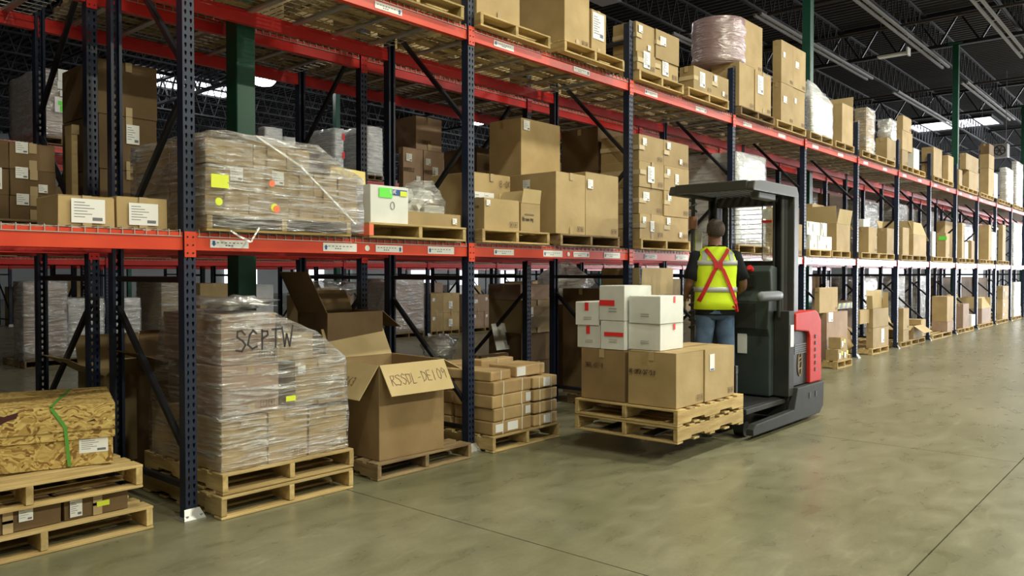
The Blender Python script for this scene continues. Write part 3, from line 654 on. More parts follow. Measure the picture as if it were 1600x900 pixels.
kn.add([(-.15, -.002, .26), (-.11, -.002, .275), (-.10, -.002, .262)], [(0, 1, 2)]).add([(-.86, -.002, .34), (-.82, -.002, .35), (-.83, -.002, .335)], [(0, 1, 2)])
build(kn, 'dark_wood_chip', mat('dark_chip', (.06, .012, .012), .7), cr, fixn=False)
l = link('shipping_label', SHEETS[2], cr, (-.19, .011, .075)); l.scale = (.95, 1, .8)
# --- behind, left: dark open carton and pallet with small timber
open_carton('dark brown open carton standing behind the first blue upright', 2.62, 3.30, 5.45, 5.95, ZF+PH, .92, 'carddark', flaps=(.2, .22, .2, .22), ang=(120, 150, 80, 160), min_='carddark')
pallet('dark pallet under the brown open carton behind the first upright', 2.55, 5.10, ZF, 'old')
pallet('old pallet stacked with timber offcuts behind the crate', .95, 6.9, ZF, 'old', rz=0)
pallet('second old pallet of the stack behind the crate', .97, 6.92, ZF+PH+.001, 'old')
for i, (a, b, z) in enumerate(((1.2, 7.0, 0), (1.32, 7.1, .065), (1.05, 7.15, .13))):
    tag(build(MB().box(0, .75, 0, .14, 0, .06), 'timber_block', 'woodold', None, (a, b, ZF+2*PH+.003+z), (0, 0, .1*i), bevel=.004), ['lowest', 'middle', 'topmost'][i]+' timber offcut on the pallet stack behind the crate', 'timber')
# --- SCPTW wrapped load on two pallets
pallet('lower pallet under the wrapped load marked SCPTW', 2.54, 4.60, ZF, 'new', hs=1.25)
pallet('upper pallet under the wrapped load marked SCPTW', 2.56, 4.62, ZF+PH*1.25+.001, 'new', hs=1.15)
zb = ZF+PH*2.4+.003
W = 'inside the wrapped SCPTW load'
xb = [2.57, 2.90, 3.22, 3.55]
hb_ = [zb+.33, zb+.34, zb+.31]
B1 = [carton('bottom %s carton %s' % (n_, W), xb[i]+.004, xb[i+1]-.004, 4.66, 5.14, zb, hb_[i]) for i, n_ in enumerate(('left', 'middle', 'right'))]
B2 = [carton('rear %s carton %s' % (n_, W), xb[i]+.004, xb[i+1]-.004, 5.16, 5.62, zb, hb_[i]+.02) for i, n_ in enumerate(('left', 'middle', 'right'))]
c1 = carton('right carton of the second layer '+W, 3.14, 3.54, 4.68, 5.15, zb+.345, zb+.66, lab=((0, .02, .7, 'f', .6),))
c2 = carton('tilted left carton of the second layer '+W, 2.60, 3.0, 4.69, 5.15, zb+.345, zb+.66, mt='cardpink')
c3 = carton('tall pinkish carton on top at the left '+W, 2.62, 3.02, 4.74, 5.5, zb+.665, zb+.99, mt='cardpink')
c4 = carton('smaller top carton with a yellow sticker '+W, 3.02, 3.3, 4.72, 5.1, zb+.665, zb+.84)
wp = corners(*B1, *B2, c1)+[(2.60, 4.72, zb+.98), (2.62, 5.5, zb+.99), (3.02, 4.75, zb+.985), (3.02, 5.5, zb+.99), (3.32, 4.72, zb+.84)]
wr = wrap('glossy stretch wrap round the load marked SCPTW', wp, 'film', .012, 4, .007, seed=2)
q = P(356, 568, Y=4.69); cwr = Vector(wr.location)
write(wr, 'SCPTW', Vector((2.665, 4.636, zb+.76))-cwr, (1, -.02, .03), (.0, .05, 1), .125, .013, jit=.35, adv=1.05)
sticker(wr, P(452, 622, Y=4.65).x-cwr.x, P(452, 622, Y=4.65).z-cwr.z, .075, .035, 'yellow', 4.632-cwr.y)
lo = MB(); blob(lo, (0, 0, 0), .20, (1.1, 1.3, .22), .5, 3)
tag(build(lo, 'plastic_film', 'bag', None, (2.86, 5.0, zb+1.055), smooth=True), 'loose bunch of clear film on top of the SCPTW load', 'plastic wrap')
# --- open carton RSSDL on its pallet
pallet('weathered pallet under the open carton with the written flap', 3.78, 4.60, ZF, 'old', w=1.0, hs=1.1)
oc = open_carton('big open carton with a handwritten front flap hanging out', 3.86, 4.50, 4.64, 5.32, ZF+PH*1.1+.001, .85, 'cardmid', rz=R(-3), flaps=(.26, .22, .26, .30), ang=(238, 205, 118, 235))
fl0 = [c for c in oc.children][0]
write(fl0, 'RSSDL-DE109', (-.27, .18, -.0035), (1, -.03, 0), (0, -1, 0), .085, .0045, 'markerfaint', .35, adv=.92)
fl3 = [c for c in oc.children][3]
write(fl3, '64363', (-.05, .20, -.0035), (1, -.03, 0), (0, -1, 0), .07, .005, 'markerfaint', .4)
pallet('dark pallet under the tall carton behind the open one', 3.80, 5.75, ZF, 'old', w=.0+1.0) if False else None
oc2 = open_carton('tall dark open carton standing behind the open written carton', 3.92, 4.50, 5.40, 5.82, ZF, 1.215, 'carddark', flaps=(0, .26, .2, .38), ang=(0, 215, 120, 118), min_='carddark')
l = link('shipping_label', SHEETS[0], oc2, (-.296, .1, .88), (0, 0, R(-90)))
# --- bundle pallet
pallet('pallet of flat paper-wrapped parcels beside the second blue upright', 5.02, 4.58, ZF, 'new', w=.93, hs=1.2)
zp = ZF+PH*1.2+.001
def parcel(label, x0, x1, y0, y1, z0, z1, rz=0, labs=(), strings=2):
    w, d, h = x1-x0, y1-y0, z1-z0; m = MB(); n = 5
    bm_ = bmesh.new(); m.box(-w/2, w/2, -d/2, d/2, 0, h)
    o = link('paper_parcel', m.mesh('paper_parcel', 'paperwrap', bevel=.012, seg=2), None, ((x0+x1)/2, (y0+y1)/2, z0), (0, 0, rz)); bm_.free()
    tag(o, label, 'parcel', 'flat parcels on the pallet by the second upright')
    s = MB()
    for i in range(strings):
        x = w*(-.25+.5*i/max(1, strings-1)) if strings > 1 else 0
        s.box(x-.006, x+.006, -d/2-.002, -d/2+.0, 0, h+.001); s.box(x-.006, x+.006, -d/2, d/2, h, h+.002)
    build(s, 'string', 'straptape', o, fixn=False)
    for u, sw, sh in labs: sticker(o, -w/2+u*w, h*.5, sw, sh, 'label', -d/2-.0025, 'address_label')
    return o
z = zp; L_ = [(.0, ((.16, .10, .07), (.50, .14, .075))), (.006, ((.9, .075, .07),)), (-.02, ((.93, .07, .08),)), (.0, ())]
for i, (dx, lb) in enumerate(L_):
    parcel('flat kraft parcel, %s of the left front stack by the second upright' % ['bottom', 'second up', 'third up', 'top'][i], 5.05+dx*.5, 5.57+dx*.5, 4.61, 5.08, z, z+.112, R(rc.uniform(-2.2, 2.2)), lb); 
    parcel('flat kraft parcel, %s of the right front stack by the second upright' % ['bottom', 'second up', 'third up', 'top'][i], 5.60, 5.95, 4.61, 5.08, z, z+.100, R(rc.uniform(-2, 2)), (((.55, .10, .08),) if i in (0, 3) else ()))
    parcel('flat kraft parcel, %s of the rear stack by the second upright' % ['bottom', 'second up', 'third up', 'top'][i], 5.05, 5.57, 5.12, 5.60, z, z+.112, 0)
    z += .115
parcel('long kraft parcel lying crosswise on top of the parcel pallet, left', 5.04, 5.34, 4.66, 5.16, z+.001, z+.085, R(6), (), 1)
parcel('kraft parcel with a big white label on top of the parcel pallet', 5.42, 5.86, 4.68, 5.0, z+.001, z+.10, R(3), ((.16, .13, .08),), 0)
parcel('long kraft parcel with a red mark at the back of the parcel pallet', 5.10, 5.62, 5.2, 5.48, z+.001, z+.11, R(-3), ((.8, .07, .07),), 1)
parcel('rear kraft parcel tilted on the parcel pallet', 5.38, 5.85, 5.06, 5.19, z+.001, z+.13, R(2), (), 1)
# --- bay 2: dark carton and yellow-brown carton behind the truck's load
pallet('pallet under the tall brown cartons behind the carried load', 7.58, 4.64, ZF, 'old')
open_carton('tall brown carton with upright flap behind the white boxes on the forks', 7.60, 8.30, 4.72, 5.24, ZF+PH+.001, 1.30, 'card', flaps=(.3, 0, 0, .3), ang=(92, 0, 0, 92))
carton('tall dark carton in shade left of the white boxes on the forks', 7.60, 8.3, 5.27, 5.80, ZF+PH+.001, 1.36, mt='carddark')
# ================================================================== front row, level 1
D1 = Z1+.012
ca = cx('left of two low cartons lying directly on the front beam deck', 57, 90, 178, 303, D1, Y=4.86, lab=((2, .22, .12, 'f', 1.15),))
cb = cx('right of two low cartons lying directly on the front beam deck', None, 182, 262, 306, D1, Y=4.87, depth=.33, lab=((2, .22, .12, 'f', 1.1),))
# wrapped load bay 0
pallet('pallet under the wrapped cartons right of the first blue upright', 2.52, 4.72, D1, 'new', w=1.12)
zw = D1+PH+.001; out = []; xx = [2.53, 2.83, 3.14, 3.34, 3.54, 3.72]
hts = [zw+.155, zw+.31, zw+.47]
for r in range(3):
    xe = [xx[0], xx[1], xx[2], xx[3], xx[4], xx[5]] if r < 2 else [2.53, 2.86, 3.12, 3.3]
    zr = [zw, zw+.157, zw+.314, zw+.471]
    for c in range(len(xe)-1):
        for b in range(2):
            y0 = 4.75+b*.5
            out.append(carton('%s carton, column %s from left, %s layer of the wrapped load beside the first upright' % (('front', 'rear')[b], ('first', 'second', 'third', 'fourth', 'fifth')[c], ORD[r]),
                   xe[c]+.003, xe[c+1]-.003, y0, y0+.48, zr[r], zr[r+1]-.002, lab=((0, .55, .35, 'f', .9),) if b == 0 and r == 1 and c < 2 else (), kids=b == 0, group=None))
tc = carton('small carton poking from the top of the wrapped load by the first upright', 2.95, 3.32, 5.0, 5.3, zw+.475, zw+.53)
o = out[4]
wpts = [(x, y, z) for x, z in ((2.52, D1+.03), (3.73, D1+.03), (3.72, zw+.30), (3.32, zw+.50), (2.53, zw+.50)) for y in (4.70, 5.78)]+[(2.9, 5.0, zw+.56), (3.3, 5.05, zw+.55)]
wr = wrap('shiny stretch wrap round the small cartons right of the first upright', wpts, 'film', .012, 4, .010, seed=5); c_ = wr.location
for px, py, sz, m_ in ((341, 315, .05, 'yellow'), (424, 287, .045, 'orangest'), (431, 327, .05, 'orangest'), (428, 325, .055, 'yellow')):
    q = P(px, py, Y=4.685 if m_ != 'yellow' or px < 400 else 4.687); sticker(wr, q.x-c_.x, q.z-c_.z, sz, sz, m_, q.y-.008-c_.y, 'round_sticker', round_=True)
q = P(343, 283, Y=4.685); sticker(wr, q.x-c_.x, q.z-c_.z, .12, .085, 'yellow', q.y-.006-c_.y)
for segs in ([(360, 360), (372, 368), (392, 378), (405, 356)], [(400, 212), (470, 260), (556, 350)]):
    tl = MB()
    for a, b in zip(segs, segs[1:]): tl.bar(P(*a, Y=4.67)-c_, P(*b, Y=4.67)-c_, .012, .004, (0, 1, 0))
    build(tl, 'twisted_film_tail', 'filmwhite', wr)
# white cube box pallet
pallet('light pallet with one orange block under the white box marked LINE', 3.80, 4.71, D1, 'new', w=1.03)
op_ = [o for o in col.objects if o.get('label', '').startswith('light pallet with one orange')][0]
build(MB().box(.0, .036, -.004, .0, .016, .10).box(-.0045, -.0005, -.004, .12, .016, .10), 'painted_end', 'orangest', op_)
wb = carton('white carton marked LINE with green and yellow stickers', 3.86, 4.235, 4.78, 5.10, D1+PH+.001, 2.215, mt='whitebox', tape=False)
w_ = .375; yb_ = -.16-.0055
sticker(wb, .045, .245, .27, .045, 'blue', yb_-.002, 'printed_band')
write(wb, 'LINE', (.0, yb_-.004, .235), (1, 0, 0), (0, 0, 1), .026, .005, 'label', 0, 'printed_word')
sticker(wb, -.04, .235, .13, .075, 'green', yb_-.0045); sticker(wb, .14, .238, .07, .04, 'yellow', yb_-.005)
lg = MB()
for i in range(10):
    a, b = i*math.pi/5, (i+1)*math.pi/5; lg.bar((.03+.02*math.cos(a), yb_-.003, .14+.03*math.sin(a)), (.03+.02*math.cos(b), yb_-.003, .14+.03*math.sin(b)), .003, .003, (0, 1, 0))
build(lg, 'printed_mark', 'ink', wb)
ys = tag(build(MB().box(-.17, .17, 0, .01, 0, .17), 'cardboard_sign', mat('yellow_board', (.72, .58, .20), .6), None, (3.94, 5.14, 2.20), (R(-6), R(3), 0)), 'yellow cardboard sheet handwritten Global Co behind the white carton', 'sign')
write(ys, 'Global Co', (-.15, -.001, .09), (1, 0, -.05), (0, 0, 1), .05, .004, 'markerfaint', .4, adv=.9)
tr = carton('low brown carton tray holding bagged white packets', 4.22, 4.86, 4.80, 5.22, D1+PH+.001, 2.035, top=True, lab=((0, .83, .25, 'f', .5),))
k = 0
for (x, y, z, w2, d2, h2, rx, ry, rz) in ((4.66, 4.98, 2.075, .26, .12, .075, 0, 0, .1), (4.42, 4.98, 2.075, .16, .12, .075, 0, 0, -.2), (4.40, 5.02, 2.16, .20, .08, .07, .1, -.6, .2), (4.56, 5.0, 2.17, .22, .08, .07, 0, -.35, 0), (4.48, 4.92, 2.135, .16, .08, .06, .2, -.8, .1), (4.62, 5.02, 2.215, .18, .08, .06, 0, .15, .1)):
    o = build(MB().box(-w2/2, w2/2, -d2/2, d2/2, -h2/2, h2/2), 'white_packet', 'whitebox', None, (x, y, z), (rx, ry, rz), bevel=.004)
    tag(o, ['white packet lying lowest right in the bag on the brown tray', 'white packet lying lowest left in the bag on the brown tray', 'tilted white packet at the left of the bagged heap', 'tilted white packet in the middle of the bagged heap', 'steep white packet at the front of the bagged heap', 'topmost white packet of the bagged heap on the tray'][k], 'packet'); k += 1
bg = MB(); blob(bg, (0, 0, 0), .2, (1.35, .75, .75), .3, 8)
tag(build(bg, 'plastic_bag', 'film', None, (4.54, 4.99, 2.15), smooth=True), 'clear plastic bag round the white packets beside the second upright', 'bag')
# bay 1
pallet('pallet just right of the second upright, holding small cartons', 5.02, 4.70, D1, 'new', w=.93)
cx('carton with taped ends at the front left of the second bay', 736, 756, 811, 308, D1+PH+.001, Y=4.75, lab=((0, .05, .75, 'f', .5),))
so = open_carton('small open carton printed in black with raised flaps, second bay', 5.60, 5.88, 4.76, 5.04, D1+PH+.001, 2.19, flaps=(.13, 0, .1, .13), ang=(100, 0, 90, 60))
write(so, 'Brewing', (-.12, -.142, .10), (1, 0, .02), (0, 0, 1), .035, .006, 'marker', .1, 'printed_word'); sticker(so, -.02, .16, .13, .012, 'markerfaint', -.143, 'printed_line')
bk = carton('carton with white label and marker code B-OK behind the small cartons', 5.33, 5.86, 5.12, 5.68, D1+PH+.001, 2.48, lab=((1, .05, .32, 'f', 1.3), (1, .30, .32, 'f', 1.3)))
write(bk, 'B-OK', (.11, -.288, .44), (1, 0, .02), (0, 0, 1), .06, .006, 'markerfaint', .2)
pallet('dark shaded pallet under the two large plain cartons, second bay', 6.12, 4.70, D1, 'old', w=1.03)
cx('left of two large plain cartons side by side in the second bay', 797, 869, 914, 267, D1+PH+.001, Y=4.72, lab=((0, .3, .75, 'l', .9),))
cx('right of two large plain cartons side by side in the second bay', None, 916, 966, 268, D1+PH+.001, Y=4.72, depth=.56, lab=((0, .03, .74, 'f', .9),))
ba = carton('base carton supporting the big carton at the back, second bay', 6.28, 6.98, 5.32, 5.8, D1+PH+.001, 2.53, kids=False)
cx('big square carton standing highest at the back of the second bay', 765, 814, 875, 183, 2.531, Y=5.34, lab=((0, .05, .8, 'f', 1),))
# bay 2 level 1
pallet('pallet under the four-high carton stack in the third bay', 7.57, 4.70, D1, 'new', w=1.12)
stack('taped carton of the four-high stack in the third bay', 938, [1000, 1038, 1077], [333, 291, 250, 208], D1+PH+.001, Y=4.72, band=True)
carton('dark carton low behind the four-high stack', 7.60, 8.2, 5.30, 5.82, D1+.003, 2.72, mt='carddark')
carton('dark carton high behind the four-high stack', 7.60, 8.2, 5.30, 5.82, 2.722, 3.22, mt='carddark')
# bay 3 level 1: layered white wrapped load
pallet('pallet under the white layered load seen through the truck cab', 10.04, 4.72, D1, 'new')
ww = []
for i in range(7):
    z = D1+PH+.001+i*.178
    ww.append(carton('white flat carton, %s layer up of the wrapped load behind the cab' % ('lowest', 'second', 'third', 'middle', 'fifth', 'sixth', 'topmost')[i], 10.05, 10.98, 4.76, 5.6, z, z+.174, mt='whitebox', tape=False))
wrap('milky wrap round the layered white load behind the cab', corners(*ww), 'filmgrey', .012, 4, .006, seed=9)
carton('brown carton behind the cab post in the fourth bay', 11.3, 11.9, 4.76, 5.4, D1+.003, 2.5); carton('second brown carton right of the cab post, fourth bay', 11.95, 12.4, 4.78, 5.4, D1+.003, 2.3)
# bay 4..12 level 1
def pal2(where, px0, px1, z, n=1, Y=4.72, **k):
    a = P(px0, 400, Y=Y).x; b = P(px1, 400, Y=Y).x; w = (b-a)/n
    for i in range(n): pallet('small pallet %s%s' % (where, '' if n == 1 else (', left', ', right')[i]), a+i*w+.01, Y, z, w=w-.02, detail=False, **k)
L1 = D1+PH*.0; ZP = D1+PH+.001
pal2('under the small white cartons right of the cab', 1257, 1299, D1, 1); pal2('under the open carton with white label right of the cab', 1300, 1329, D1, 1)
stack('small white carton right of the cab', 1256, [1266, 1278, 1300], [367], ZP, mt='whitebox')
wc = stack('small white carton of the upper pair right of the cab', None, [1262, 1283, 1292], [345], P(1266, 367, Y=4.74).z+.003, depth=.3, mt='whitebox')
open_carton('brown open carton with ragged flaps right of the white cartons', *(lambda a, b: (a, b))(P(1307, 400, Y=4.75).x, P(1328, 400, Y=4.75).x), 4.75, 5.5, ZP, P(1307, 349, Y=4.75).z, flaps=(.25, .2, .3, .3), ang=(100, 200, 95, 92))
cx('brown carton behind and above the white cartons right of the cab', 1255, 1270, 1288, 318, 2.42, Y=5.25); carton('support carton hidden behind the small white cartons', 13.4, 14.1, 5.25, 5.75, ZP, 2.42, kids=False)
pal2('under the two tall cartons of the sixth bay', 1346, 1398, D1, 2)
cx('tall plain carton, left in the sixth bay at mid level', 1338, 1357, 1370, 354, ZP)
cx('tall plain carton, right in the sixth bay at mid level', 1371, 1386, 1397, 356, ZP)
sb_ = P(1350, 354, Y=4.9); carton('small white box on the left tall carton of the sixth bay', sb_.x, sb_.x+.35, 4.9, 5.1, P(1357, 354, Y=4.74).z+.002, P(1350, 342, Y=4.9).z, mt='whitebox', tape=False)
pal2('under the cartons of the seventh bay', 1402, 1448, D1, 2)
cx('narrow carton at the left of the seventh bay', 1402, 1411, 1420, 355, ZP)
a, b = P(1427, 400, Y=4.75).x, P(1447, 400, Y=4.75).x
open_carton('crumpled open carton with sagging flaps, seventh bay', a, b, 4.75, 5.4, ZP, P(1427, 366, Y=4.75).z, flaps=(.3, .3, .35, .3), ang=(70, 200, 110, 80))
pal2('under the green-label carton of the eighth bay', 1452, 1489, D1, 2)
cx('white carton at the left edge of the eighth bay', 1452, 1455, 1462, 361, ZP, mt='whitebox')
gc = cx('carton with a bright green label in the eighth bay', 1464, 1478, 1484, 364, ZP, depth=.5); 
d_ = dims(gc) if False else None
cx('bigger brown carton behind the green-label carton', 1463, 1477, 1489, 345, ZP, Y=5.4)
gl_ = MB().box(-.0015, 0, -.09, .09, -.045, .045); build(gl_, 'green_label', 'green', gc, (-(gc.dimensions.x/2)-.006, -.03, .46))
pal2('under the cartons of the ninth bay', 1494, 1523, D1, 2)
cx('tall carton in the ninth bay at mid level', 1493, 1503, 1507, 348, ZP); cx('squat carton right in the ninth bay', 1511, 1518, 1523, 376, ZP)
wb2 = cx('narrow white carton between the ninth bay cartons', None, 1508, 1513, 378, ZP, depth=.3, mt='whitebox')
pal2('under the cartons of the tenth bay', 1529, 1553, D1, 2)
cx('tall carton with red mark in the tenth bay', 1530, 1545, 1549, 351, ZP); cx('pale carton at the right of the tenth bay', None, 1550, 1556, 362, ZP, mt='whitebox', depth=.5)
pal2('under the cartons of the eleventh bay', 1558, 1577, D1, 2)
cx('tall carton in the eleventh bay at mid level', 1560, 1567, 1572, 351, ZP)
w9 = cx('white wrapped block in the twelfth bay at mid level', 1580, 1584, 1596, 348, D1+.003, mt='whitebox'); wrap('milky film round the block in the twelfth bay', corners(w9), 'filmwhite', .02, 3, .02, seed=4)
# ================================================================== front row, level 2
D2 = Z2+.012; Z2P = D2+PH+.001
pallet('top level pallet left of the second upright', 3.78, 4.71, D2, 'new', w=1.03)
carton('carton on the top level pallet left of the second upright', 3.86, 4.55, 4.76, 5.6, Z2P, 4.6)
pallet('top level pallet above the first wrapped load', 2.52, 4.74, D2, 'new', w=1.03); carton('carton above the first wrapped load on the top level', 2.55, 3.4, 4.85, 5.7, Z2P, 4.5)
pallet('top level pallet just right of the second upright', 5.0, 4.70, D2, 'new', w=.96)
cx('tall plain carton just right of the second upright on the top level', None, 742, 812, -60, Z2P, Y=4.75, depth=.7)
pallet('top level pallet under the biggest plain carton', 6.10, 4.64, D2, 'new', w=1.04)
cx('biggest plain carton reaching out of the frame on the top level', 806, 882, 921, -70, Z2P, Y=4.72, lab=((0, .08, .62, 'f', .5),))
cx('carton with a white document pouch right of the biggest carton', None, 923, 947, 13, Z2P, Y=4.74, depth=.5, lab=((3, .1, .35, 'f', .95),))
pallet('top level pallet under the four cartons of the third bay', 7.53, 4.70, D2, 'new', w=.98)
stack('top level carton of the third bay, left pallet', 948, [987, 1024, 1060], [75, 27], Z2P, Y=4.72, band=True)
pallet('top level pallet under the low carton pair of the third bay', 8.62, 4.70, D2, 'new', w=1.08)
stack('top level low carton with tape, right pallet of the third bay', 1060, [1083, 1112, 1138], [101], Z2P, Y=4.72, band=True)
pallet('top level pallet under the pink shrink-wrapped drum', 10.05, 4.70, D2, 'old', w=1.1)
t1 = cx('brown carton below the pink drum on the top level', 1107, 1152, 1179, 94, Z2P, Y=4.72); t2 = cx('labelled carton right of the one below the pink drum', None, 1180, 1205, 108, Z2P, Y=4.72, depth=.9, lab=((3, .12, .45, 'f', .9),))
zt = max(t1['_d'][5], 0)+.003
t3 = carton('large upright carton stacked beside the pink drum', t1['_d'][1]-.28, t1['_d'][1]+.42, 4.80, 5.28, zt, P(1178, 37, Y=4.8).z)
dp = P(1131, 80, Y=5.15); dr = MB(); rings = []
for i in range(9):
    z = zt+i*(P(1131, 43, Y=5.15).z-zt)/8; rr = .36*(1+.035*math.sin(i*2.3)); rings.append([Vector((math.cos(t)*rr*(1+.02*noise.noise(Vector((t*2, i, 0)))), math.sin(t)*rr*(1+.03*noise.noise(Vector((t*3, i, 5)))), z)) for t in [2*math.pi*j/40 for j in range(40)]])
dr.loft(rings); tag(build(dr, 'wrapped_drum', 'filmpink', None, (t1['_d'][0]+.18, 5.12, 0), smooth=True), 'drum-shaped bundle in pink shrink film on the top level', 'bundle')
pallet('top level pallet under the tall double carton stacks by the green column', 11.28, 4.72, D2, 'new', w=1.12)
stack('tall top level carton beside the green column', 1205, [1219, 1238, 1257], [127, 60], Z2P, Y=4.74)
# bay 4: white wrapped load with knotted top
pal2('under the tall white bagged load on the top level', 1263, 1300, D2)
cw = [cx('white carton, layer %s inside the tall bagged load' % nm, 1258, 1268, 1300, py, zz, mt='whitebox', tape=False) for nm, py, zz in (('one', 196, Z2P), )]
zz = cw[0]['_d'][5]; x0_, x1_ = cw[0]['_d'][:2]
cw.append(carton('white carton, upper one inside the tall bagged load', x0_, x1_, 4.74, cw[0]['_d'][3], zz+.003, P(1268, 150, Y=4.74).z, mt='whitebox', tape=False))
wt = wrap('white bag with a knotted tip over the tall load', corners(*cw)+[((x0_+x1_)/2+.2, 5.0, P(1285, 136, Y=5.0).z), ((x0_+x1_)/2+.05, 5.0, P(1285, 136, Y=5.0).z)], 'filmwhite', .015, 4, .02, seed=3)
pal2('under the torn tall carton on the top level', 1304, 1334, D2)
a, b = P(1315, 300, Y=4.75).x, P(1332, 300, Y=4.75).x
open_carton('tall carton with a torn edge and raised back flap, top level', a, b, 4.75, 5.35, Z2P, P(1315, 160, Y=4.75).z, flaps=(0, .2, .35, 0), ang=(0, 100, 92, 0))
TOPS = [  # label, pl, pc, pr, pt, base, mt, wrapped
 ('tall carton under shiny film, first of the sixth bay top level', 1336, 1354, 1366, 168, Z2P, 'card', 'film'),
 ('low carton with grey label, sixth bay top level', 1368, 1386, 1400, 214, Z2P, 'card', None),
 ('carton pile base left, seventh bay top level', 1404, 1410, 1419, 233, Z2P, 'card', None),
 ('white carton, seventh bay top level', 1418, 1428, 1436, 231, Z2P, 'whitebox', None),
 ('tall plain carton, first of the eighth bay top level', 1440, 1459, 1472, 229, Z2P, 'card', None),
 ('tall narrow carton, second of the eighth bay top level', 1473, 1482, 1490, 242, Z2P, 'card', None),
 ('small carton left in the ninth bay top level', 1494, 1498, 1504, 264, Z2P, 'card', None),
 ('wide carton in the ninth bay top level', 1504, 1514, 1529, 266, Z2P, 'card', None),
 ('carton left in the tenth bay top level', 1531, 1545, 1553, 262, Z2P, 'card', None),
 ('pale carton right in the tenth bay top level', None, 1554, 1562, 270, Z2P, 'whitebox', None),
 ('tall wrapped load in the eleventh bay top level', 1563, 1573, 1583, 262, Z2P, 'card', 'filmwhite'),
 ('tall wrapped load in the twelfth bay top level', 1584, 1588, 1598, 252, Z2P, 'card', 'filmwhite')]
tops = {}
for lb, pl, pc, pr, pt, zb2, mt_, wp_ in TOPS:
    o = cx(lb, pl, pc, pr, pt, zb2, mt=mt_, **({'depth': .6} if pl is None else {})); tops[lb] = o
    if wp_: wrap('film round the '+lb, corners(o), wp_, .02, 3, .015, seed=len(lb))
for pa, pb, w_ in ((1337, 1398, 'sixth'), (1404, 1445, 'seventh'), (1455, 1489, 'eighth'), (1495, 1527, 'ninth'), (1531, 1552, 'tenth'), (1560, 1578, 'eleventh'), (1580, 1598, 'twelfth')):
    pal2('on the top level, %s bay' % w_, pa, pb, D2, 2)
def on(base, label, fx0, fx1, h, mt='card', fy0=0.0, fy1=1.0, wp_=None):
    x0, x1, y0, y1, z0, z1 = base['_d']; o = carton(label, x0+(x1-x0)*fx0, x0+(x1-x0)*fx1, y0+(y1-y0)*fy0, y0+(y1-y0)*fy1, z1+.002, z1+h, mt=mt)
    if wp_: wrap('film round the '+label, corners(o), wp_, .015, 3, .02, seed=len(label))
    return o
T = tops
on(T['low carton with grey label, sixth bay top level'], 'wrapped bundle on the low carton, sixth bay top level', .3, 1, .38, 'whitebox', 0, 1, 'bag')
c = on(T['carton pile base left, seventh bay top level'], 'middle carton of the pile, seventh bay top level', 0, 1.7, .4); on(c, 'top carton of the pile, seventh bay top level', .05, .9, .3)
on(T['wide carton in the ninth bay top level'], 'broad carton lying on the wide one, ninth bay top level', -.3, 1.0, .42); 
c = on(T['carton left in the tenth bay top level'], 'second carton up, tenth bay top level', 0, 1, .4); on(c, 'topmost carton, tenth bay top level', .0, .9, .3, 'carddark')
# ================================================================== front row, floor level, right of the truck
pf = lambda px: P(px, 500, Y=4.72).x
def pal0(where, px0, px1, n=1):
    pal2(where, px0, px1, ZF, n)
FZ = ZF+PH+.001
pal0('of the fifth bay floor level, by the truck', 1311, 1330); 
k0 = cx('large pale carton on the floor level right of the truck', 1283, 1292, 1325, 489, FZ, mt='cardpink', lab=((2, .05, .8, 'f', 1.3),))
on(k0, 'taped carton on top of the large pale carton by the truck', -.25, .6, .42, 'card', .3, .9)
k1 = P(1275, 560, Z=0)
pallet('small low pallet with yellow cartons just right of the red truck', pf(1286)-.1, 4.45, ZF, detail=False, w=.7)
for i, (dx, dz, n_) in enumerate(((.08, 0, 'left'), (.33, 0, 'right'), (.2, .19, 'upper'))):
    o = carton('%s small yellow-labelled carton on the low pallet by the truck' % n_, pf(1286)+dx-.1, pf(1286)+dx+.12, 4.47, 4.66, FZ+dz, FZ+dz+.185, lab=((0, .1, .2, 'f', .9),)); sticker(o, .05, .12, .08, .06, 'yellow', -.105)
cx('taped carton standing on the bulging kraft sack', 1337, 1344, 1358, 485, .60, Y=4.8)
hzc = cx('carton edged with yellow and black hazard tape behind the fifth upright', None, 1308, 1338, 472, FZ, Y=5.45, depth=.35, mt='carddark')
hz_ = MB()
bgm = MB(); blob(bgm, (0, 0, 0), .42, (.85, .9, .72), .18, 5)
tag(build(bgm, 'paper_sack', 'paperwrap', None, (pf(1347), 5.2, .31), smooth=True), 'bulging kraft sack below the hazard-taped carton', 'sack')
hw = hzc['_d'][1]-hzc['_d'][0]; hh_ = hzc['_d'][5]-hzc['_d'][4]
for i in range(8):
    hz_.cur = i % 2; a_ = -hw/2+hw*i/8.6; b_ = a_+hw/8.6; hz_.add([(a_, -.184, hh_-.14), (b_, -.184, hh_-.14), (b_+.06, -.184, hh_-.03), (a_+.06, -.184, hh_-.03)], [(0, 1, 2, 3)])
build(hz_, 'hazard_tape', ['yellow', 'marker'], hzc, fixn=False)
pal0('of the sixth bay floor level', 1364, 1390)
k2 = cx('lower brown carton with taped front, right in the sixth bay', 1359, 1364, 1388, 513, FZ, lab=((1, .5, .2, 'f', 1.8),)); x0_, x1_, y0_, y1_, _, z1_ = k2['_d']
open_carton('tall open carton with a raised flap, right in the sixth bay', x0_, x1_, y0_, y1_, z1_+.002, P(1364, 483, Y=4.74).z, flaps=(0, .3, .35, .25), ang=(0, 90, 92, 92))
pal0('of the seventh bay floor level', 1402, 1447, 2)
k3 = cx('lower carton of the pair, left in the seventh bay', 1402, 1411, 1420, 516, FZ); on(k3, 'upper carton with white paper, left in the seventh bay', 0, 1, .45)
a, b = pf(1430), pf(1444)
open_carton('open carton with a bent flap, right in the seventh bay', a, b, 4.75, 5.4, FZ, P(1430, 509, Y=4.75).z, flaps=(.25, .25, .25, .25), ang=(215, 200, 110, 200))
